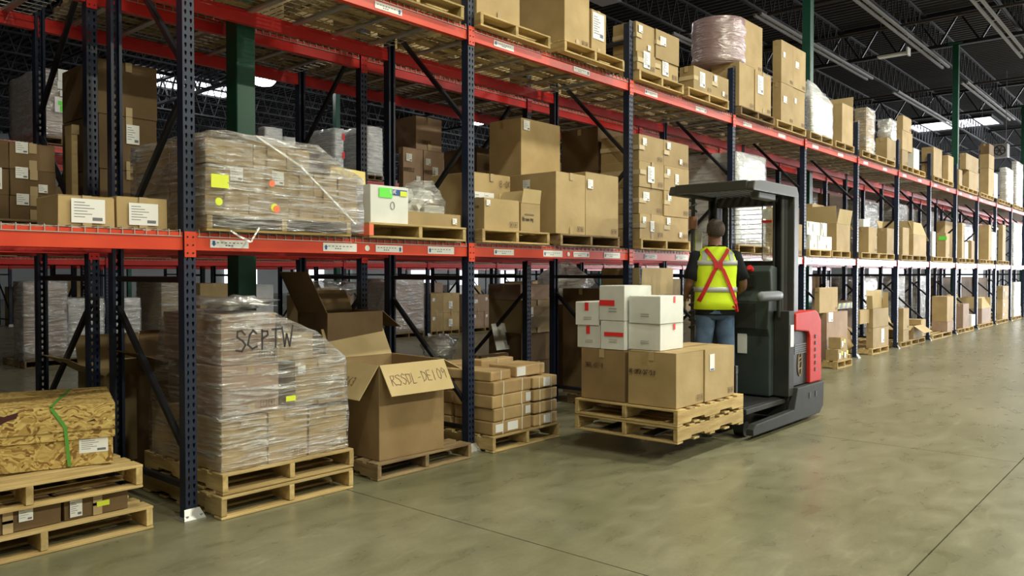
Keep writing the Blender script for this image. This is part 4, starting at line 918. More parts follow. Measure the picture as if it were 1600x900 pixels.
carton('small carton beside the open one, seventh bay floor level', b+.06, b+.5, 4.8, 5.2, FZ, FZ+.38)
pal0('of the eighth bay floor level, dark', 1458, 1489)
k4 = cx('lower carton of the bulky pair, eighth bay floor level', 1456, 1480, 1490, 503, FZ, mt='cardpink'); k5 = on(k4, 'upper carton with white strips, bulky pair of the eighth bay', 0, .9, .62); 
pal0('of the ninth bay floor level', 1494, 1523, 2)
cx('upright carton in the ninth bay floor level', 1492, 1505, 1514, 475, FZ, mt='cardpink'); cx('small white carton in the ninth bay floor level', None, 1518, 1524, 492, FZ, depth=.4, mt='whitebox')
pal0('of the tenth bay floor level', 1527, 1553, 2)
a, b = pf(1536), pf(1550); open_carton('sagging open carton in the tenth bay floor level', a, b, 4.75, 5.5, FZ, P(1536, 482, Y=4.75).z, 'cardpink', flaps=(.35, .3, .4, .3), ang=(60, 100, 110, 80))
pal0('of the eleventh bay floor level', 1556, 1577, 2)
stack('stacked carton in the eleventh bay floor level', 1558, [1568, 1577], [490, 468, 447], FZ)
pal0('of the twelfth bay floor level', 1579, 1597, 2)
stack('stacked carton in the twelfth bay floor level', 1581, [1586, 1596], [480, 462, 441], FZ, mt='whitebox')
# ================================================================== second row (back to back) and back aisle contents
YB = YA2+.07
pallet('pallet at the far left behind the first posts', 1.35, YB, D1, 'old', w=.95)
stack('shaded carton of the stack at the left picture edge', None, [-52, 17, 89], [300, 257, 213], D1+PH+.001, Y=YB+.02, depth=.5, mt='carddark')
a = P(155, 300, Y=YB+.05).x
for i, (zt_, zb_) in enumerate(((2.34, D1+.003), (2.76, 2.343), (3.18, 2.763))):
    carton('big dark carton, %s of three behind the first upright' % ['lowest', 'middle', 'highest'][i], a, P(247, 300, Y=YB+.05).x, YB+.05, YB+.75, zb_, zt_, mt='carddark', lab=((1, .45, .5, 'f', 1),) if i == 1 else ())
cx('narrow light carton left of the three big dark cartons', 118, 124, 139, 196, D1+.003, Y=YB+.02)
# second row level 1, second bay
pallet('pallet under the pinkish marked cartons behind the second bay', 5.52, YB, D1, 'old', w=1.1)
pk = stack('pinkish marked carton behind the bagged packets', 622, [631, 663, 696], [350, 291, 229], D1+PH+.001, Y=YB+.03, mt='cardpink')
for o in pk[2:6]: write(o, 'INMARSEL2', (-.17, -o.dimensions.y/2-.003, .16), (1, 0, .03), (0, 0, 1), .04, .005, 'markerfaint', .4, adv=.75)
tp = cx('single pinkish carton topping the marked stack', None, 650, 690, 180, pk[-1]['_d'][5]+.003, Y=YB+.06, depth=.4, mt='cardpink')
write(tp, '1 INMARCO', (-.16, -.204, .06), (1, 0, 0), (0, 0, 1), .045, .005, 'markerfaint', .3, adv=.7)
carton('dark carton right of the marked pinkish stack', 6.72, 7.35, YB+.05, YB+.6, D1+.003, 3.0, mt='carddark')
wrap('film over the pinkish marked cartons', corners(*pk[:5:2]), 'film', .015, 3, .006, seed=12) if False else None
BACK1 = [  # second row level 1, further along
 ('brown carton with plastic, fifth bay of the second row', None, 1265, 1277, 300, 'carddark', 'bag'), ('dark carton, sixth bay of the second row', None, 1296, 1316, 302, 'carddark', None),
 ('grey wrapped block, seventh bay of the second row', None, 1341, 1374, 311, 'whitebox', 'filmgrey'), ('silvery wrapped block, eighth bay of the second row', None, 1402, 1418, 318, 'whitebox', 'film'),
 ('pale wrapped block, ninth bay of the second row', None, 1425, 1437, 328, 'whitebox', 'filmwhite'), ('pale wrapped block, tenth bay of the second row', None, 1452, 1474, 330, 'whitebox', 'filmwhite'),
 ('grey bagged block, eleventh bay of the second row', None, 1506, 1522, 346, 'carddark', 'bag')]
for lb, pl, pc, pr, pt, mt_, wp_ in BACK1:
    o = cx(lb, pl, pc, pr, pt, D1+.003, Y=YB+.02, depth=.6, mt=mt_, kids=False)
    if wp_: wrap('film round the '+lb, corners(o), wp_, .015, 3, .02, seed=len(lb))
# second row, floor level
open_carton('light open carton with spread flaps behind the timber offcuts', 2.60, 3.15, YB+.12, YB+.65, ZF, .74, 'card', flaps=(.3, .3, .3, .3), ang=(150, 150, 110, 150))
sk = MB(); blob(sk, (0, 0, 0), .32, (.9, .8, .9), .2, 6); tag(build(sk, 'white_sack', 'filmwhite', None, (1.35, YB+.75, .95), smooth=True), 'white sack on the pile at the left edge behind the timber', 'sack')
carton('carton holding up the white sack at the left edge', 1.05, 1.65, YB+.55, YB+.99, ZF+.29, .66, mt='cardpink')
rl = cx('long carton with an orange label above the dark open carton', None, 497, 584, 462, .62, Y=YB+.05, depth=.4); sticker(rl, .1, .26, .12, .05, 'orangest', -.21)
carton('carton below the long one with the orange label', rl['_d'][0], rl['_d'][1], YB+.05, YB+.45, ZF, .618, mt='carddark', kids=False)
bg = MB(); blob(bg, (0, 0, 0), .2, (2, .8, .5), .4, 11); tag(build(bg, 'plastic_film', 'bag', None, (rl['_d'][0]+.35, YB+.3, rl['_d'][5]+.05), smooth=True), 'crumpled clear plastic on the long carton with the orange label', 'plastic wrap')
k = cx('low brown carton behind the kraft parcels', 745, 752, 795, 556, ZF, Y=YB+.05, mt='carddark')
cx('dark leaning carton behind the kraft parcels', 776, 800, 823, 497, ZF, Y=YB+.45, mt='carddark')
bg = MB(); blob(bg, (0, 0, 0), .17, (1.5, .9, .8), .4, 14); tag(build(bg, 'plastic_bag', 'bag', None, (6.35, YB+.3, k['_d'][5]+.12), smooth=True), 'silvery plastic bag on the low brown carton', 'bag')
ps = tag(build(MB().box(0, .42, -.003, .003, 0, .34), 'printed_sheet', 'label', None, (P(776, 520, Y=YB+.33).x, YB+.33, k['_d'][5]+.004), (R(-16), 0, 0)), 'white printed sheet leaning on the dark carton', 'sheet')
build(MB().box(.22, .38, -.0045, -.003, .05, .22), 'printed_block', 'ink', ps)
for i, (zt_, zb_, m_) in enumerate(((.42, ZF, 'carddark'), (.78, .422, 'carddark'), (1.2, .782, 'card'), (1.40, 1.202, 'cardpink'))):
    carton('carton %s of the dim stack left of the carried boxes' % ['at the foot', 'second up', 'third up', 'on top'][i], 7.62, 8.2, YB+.1+.05*(i % 2), YB+.7, zb_, zt_, mt=m_, lab=((0, .1, .5, 'f', 1.2),))
bg = MB(); blob(bg, (0, 0, 0), .3, (1.5, .9, .9), .3, 17); tag(build(bg, 'plastic_bag', 'filmwhite', None, (8.95, YB+.45, 1.4), smooth=True), 'white plastic bundle above the carried boxes in the second row', 'bag')
carton('dark carton under the white plastic bundle', 8.5, 9.4, YB+.1, YB+.8, ZF, 1.12, mt='carddark')
BACK0 = [('silver wrapped roll load, sixth bay floor of the second row', 1346, 1370, 434, 'whitebox', 'bag'), ('wrapped narrow load, seventh bay floor of the second row', 1401, 1413, 432, 'whitebox', 'filmwhite'),
 ('bright wrapped load, eighth bay floor of the second row', 1423, 1444, 431, 'whitebox', 'filmwhite'), ('dark carton, ninth bay floor of the second row', 1462, 1488, 434, 'carddark', None),
 ('tall dark carton, tenth bay floor of the second row', 1494, 1522, 433, 'carddark', None), ('tall dark carton, eleventh bay floor of the second row', 1527, 1552, 434, 'carddark', None),
 ('brown carton, fifth bay floor of the second row', 1262, 1285, 430, 'carddark', None)]
for lb, pc, pr, pt, mt_, wp_ in BACK0:
    o = cx(lb, None, pc, pr, pt, ZF, Y=YB+.02, depth=.7, mt=mt_, kids=False)
    if wp_: wrap('film round the '+lb, corners(o), wp_, .015, 3, .025, seed=len(lb)+3)
# second row, top level: hidden cartons on pallets, added to shade the bays below
for k in range(0, 14):
    for q in range(2):
        bw = ('first', 'second', 'third', 'fourth', 'fifth', 'sixth', 'seventh', 'eighth', 'ninth', 'tenth', 'eleventh', 'twelfth', 'thirteenth', 'fourteenth')[k]+' bay, '+('left', 'right')[q]
        x = X0+S*k+.14+q*1.18; hh = rc.uniform(.35, .62)
        pallet('pallet on the top level of the second rack row, '+bw, x, YB-.02, D2, 'old', detail=False, group='pallets on the top level of the second row')
        carton('added shading carton on the top level of the second rack row, '+bw, x+.03, x+.97, YB, YB+.9, Z2P, Z2P+hh, mt='card', kids=False, group='added shading cartons on the top level of the second row')
# ---- row C across the back aisle
YC = 14.34
def cfar(label, pl, pc, pr, pt, z0, mt='card', wp_=None, Y=YC, lab=(), depth=1.0):
    z = D2 if z0 == 2 else (D1 if z0 == 1 else ZF)
    a, b = P(pc, 400, Y=Y).x, P(pr, 400, Y=Y).x
    pallet('pallet below the '+label, a, Y-.02, z, 'old', w=b-a, detail=False)
    o = cx(label, pl, pc, pr, pt, z+PH+.002, Y=Y, mt=mt, lab=lab, **({'depth': depth} if pl is None else {}))
    if wp_: wrap('film round the '+label, corners(o), wp_, .015, 3, .012, seed=len(label))
    return o
g = cfar('grey wrapped load with green label, upper left', 15, 63, 133, 106, 2, 'cardpink', 'filmgrey')
x0_, x1_, y0_, y1_, z0_, z1_ = g['_d']; cx_ = (x0_+x1_)/2; cy_ = (y0_+y1_)/2
for px, py, w2, h2, m_ in ((103, 119, .24, .2, 'label'), (103, 134, .26, .13, 'label'), (104, 147, .2, .1, 'label'), (102, 165, .32, .25, 'label'), (101, 171, .14, .1, 'green'), (100, 162, .18, .07, 'green'), (104, 157, .14, .03, 'yellow')):
    q = P(px, py, Y=YC-.03); sticker(g, q.x-cx_, q.z-z0_, w2, h2, m_, (q.y if m_ == 'label' else q.y-.004)-cy_)
cfar('white peaked load just right of the green column', 404, 414, 440, 198, 2, 'whitebox', 'filmwhite')
cfar('small white load behind the wrapped cartons', None, 445, 476, 214, 2, 'whitebox', 'filmwhite')
w1_ = cfar('tall white load with red marks above the wrapped cartons', 481, 523, 541, 200, 2, 'whitebox', 'filmwhite')
for dz in (.35, .75): sticker(w1_, .1, dz, .07, .14, 'redst', -(w1_['_d'][3]-w1_['_d'][2])/2-.03)
cfar('tall white load with a grey side left of the inner upright', 527, 574, 597, 197, 2, 'whitebox', 'filmwhite')
cfar('brown wrapped two-tier load on the back floor, far left', 22, 36, 104, 441, 0, 'cardpink', 'filmgrey')
cfar('grey wrapped low load on the back floor, left', None, 106, 162, 468, 0, 'whitebox', 'filmgrey'); cfar('white wrapped low load beside the grey one, left', None, 164, 219, 467, 0, 'whitebox', 'filmgrey')
yl = cfar('yellowish wrapped load with green label on the back floor', None, 252, 284, 440, 0, 'card', 'film'); sticker(yl, -.05, .5, .16, .14, 'green', -.53)
cfar('brown carton load with yellow label left of the green column', None, 312, 357, 443, 0, 'card')
cfar('tall two-column wrapped load across the back aisle', None, 613, 662, 436, 0, 'cardpink', 'filmgrey')
a, b = P(665, 500, Y=YC).x, P(718, 500, Y=YC).x
pallet('left back-aisle pallet of the file cartons', a, YC-.02, ZF, w=(b-a)/2-.02, detail=False); pallet('right back-aisle pallet of the file cartons', (a+b)/2, YC-.02, ZF, w=(b-a)/2-.02, detail=False)
stack('square file carton across the back aisle', None, [665, 693, 718], [490, 459], FZ, Y=YC, depth=.9)
a, b = P(738, 500, Y=YC).x, P(776, 500, Y=YC).x; pallet('pallet of the pinkish cartons across the back aisle', a, YC-.02, ZF, w=b-a, detail=False)
stack('pinkish carton across the back aisle', None, [738, 757, 775], [487, 461], FZ, Y=YC, depth=.9, mt='cardpink')
cfar('carton load with a strip label right of the pinkish cartons', None, 779, 812, 463, 0, 'card', lab=((1, .2, .6, 'f', 2),))
cfar('brown carton load seen between two inner uprights', None, 832, 866, 440, 0, 'card', lab=((1, .5, .6, 'f', 2),))
rf_ = random.Random(5); CW = {'card': 'brown', 'cardpink': 'pinkish brown', 'whitebox': 'white', 'carddark': 'dark brown'}
for k in range(-1, 15):
    for q in range(2):
        x = X0+.9+S*k+.16+q*1.16
        for lv, zz_ in (('first', D1), ('top', D2), ('floor', ZF)):
            pxm = None
            d_ = fw.x*x+fw.y*YC; pxm = 800+F*((rt.x*(x+.45)+rt.y*YC)/d_)
            if lv == 'top' and pxm < 640: continue
            if lv == 'floor' and pxm < 880: continue
            if rf_.random() < .25: continue
            h_ = rf_.uniform(.6, 1.25 if lv != 'floor' else 1.4); m_ = rf_.choice(['card', 'cardpink', 'whitebox', 'carddark'])
            carton('%s goods on the %s level of the rack row across the back aisle' % (CW[m_], lv), x, x+.95, YC, YC+.9, zz_+.003, zz_+h_, mt=m_, kids=False, group='distant %s goods on the %s level of the back rack' % (CW[m_], lv))
for k in range(-1, 12, 1):
    for q in range(2):
        if rf_.random() < .3: continue
        x = X0+.4+S*k+.16+q*1.16; h_ = rf_.uniform(.7, 1.4); m_ = rf_.choice(['card', 'cardpink', 'whitebox'])
        carton(CW[m_]+' goods at floor level of the farthest rack row', x, x+.95, 26.1, 27, ZF, h_, mt=m_, kids=False, group='distant %s goods of the farthest rack row' % CW[m_])
# ================================================================== the load on the forks
pz = .17
pallet('lower pale pallet lifted on the truck forks', 5.66, 3.17, pz, 'new', side=True, hs=1.18)
pallet('upper pale pallet lifted on the truck forks', 5.66, 3.17, pz+PH*1.18+.001, 'new', side=True, hs=1.18)
lz = pz+PH*2.36+.003
b1 = carton('large carton nearest on the forks, marker writing on its dark side', 5.69, 6.165, 3.20, 3.66, lz, .895)
write(b1, 'RK-DMSA CAT-S10', (-.2375-.004, .21, .26), (0, -1, 0), (0, 0, 1), .035, .006, 'markerfaint', .5, adv=.75)
b2 = carton('large carton with a white and blue label beside the truck platform', 6.17, 6.73, 3.20, 3.66, lz, .895)
sticker(b2, -.16, .33, .085, .14, 'label', -.238, 'shipping_label'); sticker(b2, -.16, .27, .06, .012, 'blue', -.240)
b3 = carton('large carton at the left on the forks, two lines of marker', 5.70, 6.4, 3.70, 4.15, lz, .885, mt='cardmid')
write(b3, 'NBAL-CAT-3', (-.354, .17, .28), (0, -1, 0), (0, 0, 1), .035, .006, 'markerfaint', .5, adv=.8)
carton('rear brown carton on the forks hidden behind the front ones', 6.42, 6.8, 3.70, 4.15, lz, .88)
tz = .899
WB = [('lower left white box on the forks, red tape', 5.71, 6.08, 3.955, 4.20, .889, 1.085), ('upper left white box on the forks, red tape', 5.70, 6.07, 3.96, 4.21, 1.087, 1.29),
      ('lower middle white box on the forks, wide red tape', 5.70, 6.10, 3.70, 3.945, .889, 1.135), ('tall top middle white box on the forks, wide red tape', 5.70, 6.12, 3.70, 3.95, 1.137, 1.435),
      ('lower right white box on the forks', 5.75, 6.13, 3.385, 3.69, tz, 1.12), ('upper right white box on the forks', 5.74, 6.12, 3.38, 3.685, 1.122, 1.35)]
for i, (lb, x0, x1, y0, y1, z0, z1) in enumerate(WB):
    o = carton(lb, x0, x1, y0, y1, z0, z1, mt='whitebox', tape=False, rz=R(rc.uniform(-1, 1)))
    w_ = x1-x0; d_ = y1-y0; h_ = z1-z0; t = MB(); xx_ = -w_/2-.0075
    if i < 2: t.box(xx_, xx_+.001, -.02, .02, h_*.62, h_-.005)
    elif i == 2: t.box(xx_, xx_+.001, -d_/2+.01, .08, h_*.46, h_*.60)
    elif i == 3: t.box(xx_, xx_+.001, -.03, d_/2, h_*.42, h_*.58)
    else: t.box(w_*.05, w_*.13, -d_/2-.0075, -d_/2-.0065, h_*.75, h_-.004)
    build(t, 'red_tape', 'redst', o, fixn=False)
    t = MB()
    for r in range(2): t.box(xx_, xx_+.001, -.05, .03, h_*(.25+.08*r), h_*(.27+.08*r))
    build(t, 'printed_line', 'rail', o, fixn=False)
# ================================================================== order picker truck
M['trk'] = nz(mat('truck_dark_grey', rough=.6, spec=.3), (1, 1, 1), 4, 3, (.022, .024, .023), (.036, .038, .035))
M['trkgreen'] = nz(mat('truck_green_grey', rough=.5), (1, 1, 1), 4, 3, (.028, .042, .040), (.040, .056, .052))
M['trkred'] = nz(mat('truck_red', rough=.55, spec=.3), (1, 1, 1), 4, 3, (.50, .022, .018), (.60, .035, .028))
M['trkblack'] = mat('truck_black', (.014, .014, .015), .5)
M['pad'] = mat('arm_pad_grey', (.075, .085, .085), .5)
M['guard'] = mat('overhead_guard', (.05, .05, .042), .45)
TL = Vector((7.8, 3.63, 0)); tk = tag(empty('order_picker_truck', TL), 'red and dark grey order picker truck carrying a man and a pallet load', 'forklift')
def tb(mb, name, m, parent=None, **k):
    off = TL if parent is None else TL+parent.location
    mb.v = [(a-off.x, b-off.y, c-off.z) for a, b, c in mb.v]; return build(mb, name, m, parent or tk, **k)
out_ = [(6.92, .05), (8.58, .05), (8.68, .12), (8.70, .38), (7.97, .38), (7.88, .17), (6.98, .15), (6.92, .11)]
tb(MB().prism(out_, 3.10, 3.17, 'y').prism(out_, 4.10, 4.17, 'y').box(7.9, 8.66, 3.17, 4.10, .08, .36), 'chassis', 'trk', bevel=.008, seg=2)
sl = MB()
for x in (8.27, 8.44): tb(MB().box(x, x+.05, 3.096, 3.101, .24, .30), 'skirt_slot', 'trkblack')
for y in (3.30, 3.98):
    tb(MB().tube((7.10, y-.05, .075), (7.10, y+.05, .075), .07, 20), 'load_wheel', 'trkblack', smooth=False)
tb(MB().tube((8.35, 3.5, .13), (8.35, 3.72, .13), .125, 24), 'drive_wheel', 'trkblack')
tb(MB().box(6.99, 7.9, 3.20, 4.08, .225, .275), 'platform', 'trk', bevel=.006)
tb(MB().box(7.02, 7.86, 3.24, 4.04, .275, .285), 'floor_mat', 'trkblack')
for y in (3.42, 3.83):
    tb(MB().prism([(5.72, .195), (5.72, .205), (6.2, .235), (6.93, .235), (6.93, .62), (6.98, .62), (6.98, .19)], y, y+.11, 'y'), 'fork', 'trkblack', bevel=.003)
cg = MB(); cg.box(6.935, 6.985, 3.28, 4.02, .30, .36); cg.box(6.935, 6.985, 3.28, 4.02, .60, .68)
for y in (3.28, 3.96): cg.box(6.94, 6.98, y, y+.06, .36, .6)
tb(cg, 'fork_carriage', 'trkblack', bevel=.004)
# rear body
red = MB(); o_ = [(7.98, 1.13), (8.52, 1.15), (8.60, 1.12), (8.69, 1.03), (8.70, .385), (8.37, .385), (8.37, .88), (8.33, .93), (7.98, .96)]
red.prism(o_, 3.13, 3.22, 'y').prism(o_, 4.03, 4.12, 'y').box(7.98, 8.56, 3.22, 4.03, 1.09, 1.145).box(8.60, 8.69, 3.22, 4.03, .385, 1.05)
tb(red, 'rear_cover', 'trkred', bevel=.012, seg=2)
tb(MB().box(7.99, 8.60, 3.165, 4.08, .385, 1.085), 'battery_compartment', 'trkblack', bevel=.006)
gr = MB()
for i in range(5): gr.box(8.02, 8.33, 3.155, 3.165, .80-.022*i, .812-.022*i)
tb(gr, 'vent_grille', 'pad')
gr2 = MB()
for i in range(12):
    a, b = i*math.pi/6, (i+1)*math.pi/6; gr2.bar((8.17+.05*math.cos(a), 3.16, .60+.12*math.sin(a)), (8.17+.05*math.cos(b), 3.16, .60+.12*math.sin(b)), .012, .006, (0, 1, 0))
for z in (.55, .62, .66): gr2.bar((8.13, 3.16, z), (8.21, 3.16, z+.01), .01, .006, (0, 1, 0))
tb(gr2, 'emblem', 'woodold')
hs_ = MB()
for i in range(6): tb(MB().box(8.50, 8.53, 3.124, 3.13, .50+.07*i, .54+.07*i), 'cover_slot', 'trkblack')
tb(MB().box(7.83, 7.965, 3.14, 3.30, .30, 1.16), 'side_pillar', 'trk', bevel=.008, seg=2)
tb(MB().box(7.865, 7.945, 3.136, 3.1395, .80, 1.02), 'warning_label', 'label'); 
# mast
ms = MB()
for ya, yb in ((3.26, 3.36), (3.98, 4.08)):
    ms.box(7.93, 8.09, ya, ya+.02, .36, 2.36).box(7.93, 8.09, yb-.02, yb, .36, 2.36).box(8.00, 8.02, ya, yb, .36, 2.36)
ms.box(8.12, 8.2, 3.26, 3.31, .36, 2.34).box(8.12, 8.2, 4.03, 4.08, .36, 2.34)
tb(ms, 'mast_channel', 'trk', bevel=.004)
for a, b, c, d in ((7.94, 8.08, 2.24, 2.34), (7.96, 8.06, 1.60, 1.67), (7.96, 8.06, .42, .52)): tb(MB().box(a, b, 3.36, 3.98, c, d), 'mast_crossbar', 'trkblack', bevel=.004)
tb(MB().tube((8.02, 3.92, .4), (8.02, 3.92, 2.24), .035, 14).tube((8.02, 3.86, .4), (8.02, 3.86, 2.24), .012, 8), 'lift_cylinder', 'trkblack')
wi = MB()
for i in range(11): z = 1.70+.05*i; wi.tube((7.94, 3.47, z), (7.94, 3.86, z), .003, 5)
for y in (3.47, 3.86): wi.tube((7.94, y, 1.68), (7.94, y, 2.24), .006, 6)
tb(wi, 'wire_screen', 'trkblack')
M['poly'] = film('polycarbonate', (.25, .27, .22), .3, .55, 1, .1)
tb(MB().box(7.925, 7.93, 3.365, 3.46, 1.66, 2.08), 'clear_panel', 'poly')
tb(MB().box(7.918, 7.924, 3.365, 3.46, 2.10, 2.2), 'sticker_plate', 'label'); tb(MB().box(7.915, 7.93, 3.365, 3.47, 2.06, 2.085), 'red_stripe', 'redst')
# overhead guard
og = MB(); X1_, X2_, Y1_, Y2_ = 7.12, 8.22, 3.20, 4.10
for a, b in ((3.20, 3.27), (4.03, 4.10)): og.prism([(X1_, 2.34), (X1_+.03, 2.41), (X1_+.2, 2.43), (X2_-.05, 2.43), (X2_, 2.36), (X2_, 2.32), (X1_, 2.32)], a, b, 'y')
og.box(X1_, X1_+.07, 3.27, 4.03, 2.33, 2.42).box(X2_-.07, X2_, 3.27, 4.03, 2.33, 2.42)
tb(og, 'overhead_guard', 'guard', bevel=.012, seg=2)
for i in range(9): tb(MB().box(X1_+.07, X2_-.07, 3.315+i*.083, 3.335+i*.083, 2.36, 2.41), 'guard_bar', 'guard')
tb(MB().box(7.35, 7.75, 3.25, 3.34, 2.26, 2.335), 'work_light', 'pad', bevel=.01)
tb(MB().box(8.10, 8.22, 3.20, 3.28, .38, 2.33), 'rear_guard_post', 'guard', bevel=.008); tb(MB().box(8.14, 8.22, 4.02, 4.09, .38, 2.33), 'rear_guard_post', 'guard', bevel=.008)
hp = MB(); hp.tube((7.54, 4.05, .28), (7.54, 4.05, 2.33), .022, 12)
tb(hp, 'front_guard_post', 'guard')
ho = MB(); pr = None
for i in range(220):
    t = i*.5; p = Vector((7.54+.038*math.cos(t), 4.05+.038*math.sin(t), .95+i*.0062))
    if pr is not None and (p.z < 1.75 or p.z > 2.18): ho.tube(pr, p, .008, 5, caps=False)
    pr = p
tb(ho, 'coiled_cable', 'pad'); tb(MB().tube((7.54, 4.05, 2.0), (7.54, 4.05, 2.13), .045, 12), 'hand_grip', mat('grip_tan', (.36, .17, .10), .6))
tb(MB().box(7.60, 7.605, 3.98, 4.09, 1.72, 1.98), 'document_sheet', 'label'); tb(MB().box(7.594, 7.599, 4.05, 4.09, 1.75, 1.95), 'yellow_strip', 'yellow')
# console and backrest
cs = MB(); cs.prism([(7.74, .30), (7.92, .30), (7.92, 1.60), (7.80, 1.62), (7.74, 1.56), (7.76, 1.36), (7.70, 1.26), (7.70, .98), (7.74, .90)], 3.30, 4.06, 'y')
tb(cs, 'console', 'trkgreen', bevel=.015, seg=2)
tb(MB().box(7.72, 7.745, 3.46, 3.74, 1.40, 1.52), 'display_recess', 'trkblack'); tb(MB().box(7.685, 7.70, 3.42, 3.86, .98, 1.24), 'backrest_pad', 'trk', bevel=.006, seg=2)
tb(MB().tube((7.745, 3.50, 1.575), (7.70, 3.50, 1.60), .028, 14), 'stop_button', 'redst')
tb(MB().box(7.73, 7.738, 3.54, 3.64, .72, .92), 'paper_note', 'label'); tb(MB().tube((7.76, 3.78, 1.50), (7.62, 3.78, 1.50), .018, 8).tube((7.62, 3.78, 1.50), (7.62, 3.70, 1.5), .018, 8), 'control_handle', 'trkblack')
ar = MB(); rr_ = []
for x, s in ((7.30, .3), (7.32, .8), (7.38, 1), (7.78, 1), (7.86, .8)):
    rr_.append([Vector((x, 3.235+.028*s*math.cos(t), 1.315+.05*s*math.sin(t))) for t in [i*math.pi/6 for i in range(12)]])
ar.loft(rr_); tb(ar, 'side_gate_pad', 'pad', smooth=True)
tb(MB().tube((7.80, 3.235, 1.1), (7.80, 3.235, 1.28), .02, 10), 'gate_tube', 'trkblack')
# ================================================================== the operator
M['skin'] = nz(mat('skin', rough=.55), (1, 1, 1), 8, 3, (.20, .095, .06), (.27, .135, .09))
M['hair'] = nz(mat('cropped_hair', rough=.85), (1, 1, 1), 90, 3, (.035, .024, .02), (.085, .06, .05))
M['shirt'] = nz(mat('dark_shirt', rough=.9, spec=.2), (1, 1, 1), 6, 3, (.010, .011, .014), (.02, .022, .026), bump=.2)
M['jeans'] = nz(mat('denim', rough=.85, spec=.2), (1, 1, 1), 5, 4, (.03, .055, .11), (.13, .20, .32), bump=.3)
M['vest'] = nz(mat('hi_vis_yellow', rough=.7), (1, 1, 1), 5, 3, (.62, .86, .01), (.72, .95, .02), bump=.2)
M['reflect'] = mat('reflective_band', (.42, .45, .44), .35); M['harness'] = mat('harness_red', (.55, .015, .02), .6); M['boot'] = mat('work_boot', (.03, .022, .018), .6)
pr_ = tag(empty('person', (7.27, 3.66, .286), R(-50)), 'person in a yellow hi-vis vest with red harness standing on the truck, back turned', 'person')
def skin_body():
    V = []; E = []; Rr = []
    def a(p, r, par=None):
        V.append(p); Rr.append(r if isinstance(r, tuple) else (r, r))
        if par is not None: E.append((par, len(V)-1))
        return len(V)-1
    pel = a((0, 0, .98), (.14, .10)); sp = a((0, .0, 1.16), (.135, .10), pel); chs = a((0, -.005, 1.34), (.16, .105), sp); nb = a((0, -.01, 1.475), (.075, .07), chs)
    nk = a((0, .0, 1.55), .056, nb); h0 = a((0, .02, 1.61), (.068, .078), nk); h1 = a((0, .02, 1.68), (.078, .095), h0); h2 = a((0, .01, 1.75), (.066, .08), h1)
    a((0, .125, 1.645), .014, h0)                                  # nose
    for s in (-1, 1):
        a((s*.085, .01, 1.655), .014, h1)                          # ears
        sh = a((s*.175, -.005, 1.435), .062, chs)
        if s < 0: el = a((-.255, -.02, 1.17), .043, sh); m1 = a((-.265, .06, 1.10), .04, el); wr_ = a((-.245, .21, 1.03), .026, m1); d1 = Vector((.1, .95, -.25))
        else: el = a((.275, .0, 1.17), .043, sh); m1 = a((.29, .07, 1.11), .04, el); wr_ = a((.27, .20, 1.05), .026, m1); d1 = Vector((-.15, .95, -.2))
        d1.normalize(); pw = Vector(V[wr_]); side = d1.cross(Vector((0, 0, 1))).normalized(); up_ = side.cross(d1)
        pa = a(tuple(pw+d1*.045), (.036, .018), wr_); pb = a(tuple(pw+d1*.085), (.040, .016), pa)
        for i, (o_, L) in enumerate(((-.03, .055), (-.01, .065), (.01, .062), (.03, .048))):
            k1 = a(tuple(pw+d1*.095+side*o_), .0095, pb); k2 = a(tuple(pw+d1*(.095+L*.5)+side*o_-up_*.012), .009, k1); a(tuple(pw+d1*(.095+L*.75)+side*o_-up_*.036), .008, k2)
        t1 = a(tuple(pw+d1*.04+side*(-s)*.042-up_*.008), .011, pa); a(tuple(pw+d1*.075+side*(-s)*.055-up_*.02), .009, t1)
        hp_ = a((s*.09, 0, .90), (.095, .10), pel); kn_ = a((s*.115, .02, .50), .062, hp_); cf = a((s*.12, -.01, .36), .056, kn_); an = a((s*.125, -.02, .09), .038, cf); a((s*.145, .13, .04), .036, an)
    me = bpy.data.meshes.new('body'); me.from_pydata(V, E, []); o = link('body', me, pr_)
    sk = o.modifiers.new('skin', 'SKIN'); sk.use_smooth_shade = True
    for i, r in enumerate(Rr): me.skin_vertices[0].data[i].radius = r
    me.skin_vertices[0].data[0].use_root = True
    ss = o.modifiers.new('sub', 'SUBSURF'); ss.levels = 2; ss.render_levels = 2
    me.materials.append(M['skin']); return o
me0 = bpy.data.meshes.new('x')
body = None
def ensure_skin_layer(me):
    bm = bmesh.new(); bm.from_mesh(me); bm.verts.layers.skin.verify(); bm.to_mesh(me); bm.free()
_src = skin_body
def skin_body2():
    global link
    old = link
    def l2(name, me, *a, **k):
        if name == 'body': ensure_skin_layer(me)
        return old(name, me, *a, **k)
    link = l2; o = _src(); link = old; return o
body = skin_body2()
def ell(cx_, cy_, z, rx, ry, n=28, tilt=0, sq=2.4):
    pts = []
    for i in range(n):
        t = 2*math.pi*i/n; c, s = math.cos(t), math.sin(t)
        pts.append(Vector((cx_+rx*math.copysign(abs(c)**(2/sq), c), cy_+ry*math.copysign(abs(s)**(2/sq), s), z+tilt*c)))
    return pts
def lof(name, rings, m, sub=True, cap=True, solid=0, wr_=0):
    mb = MB().loft(rings, cap); o = build(mb, name, m, pr_, smooth=True)
    if solid: s = o.modifiers.new('s', 'SOLIDIFY'); s.thickness = solid
    if wr_:
        for v in o.data.vertices: v.co += v.co.normalized()*0 + Vector((noise.noise(v.co*9)*wr_, noise.noise(v.co*9+Vector((5, 0, 0)))*wr_, 0))
    return o
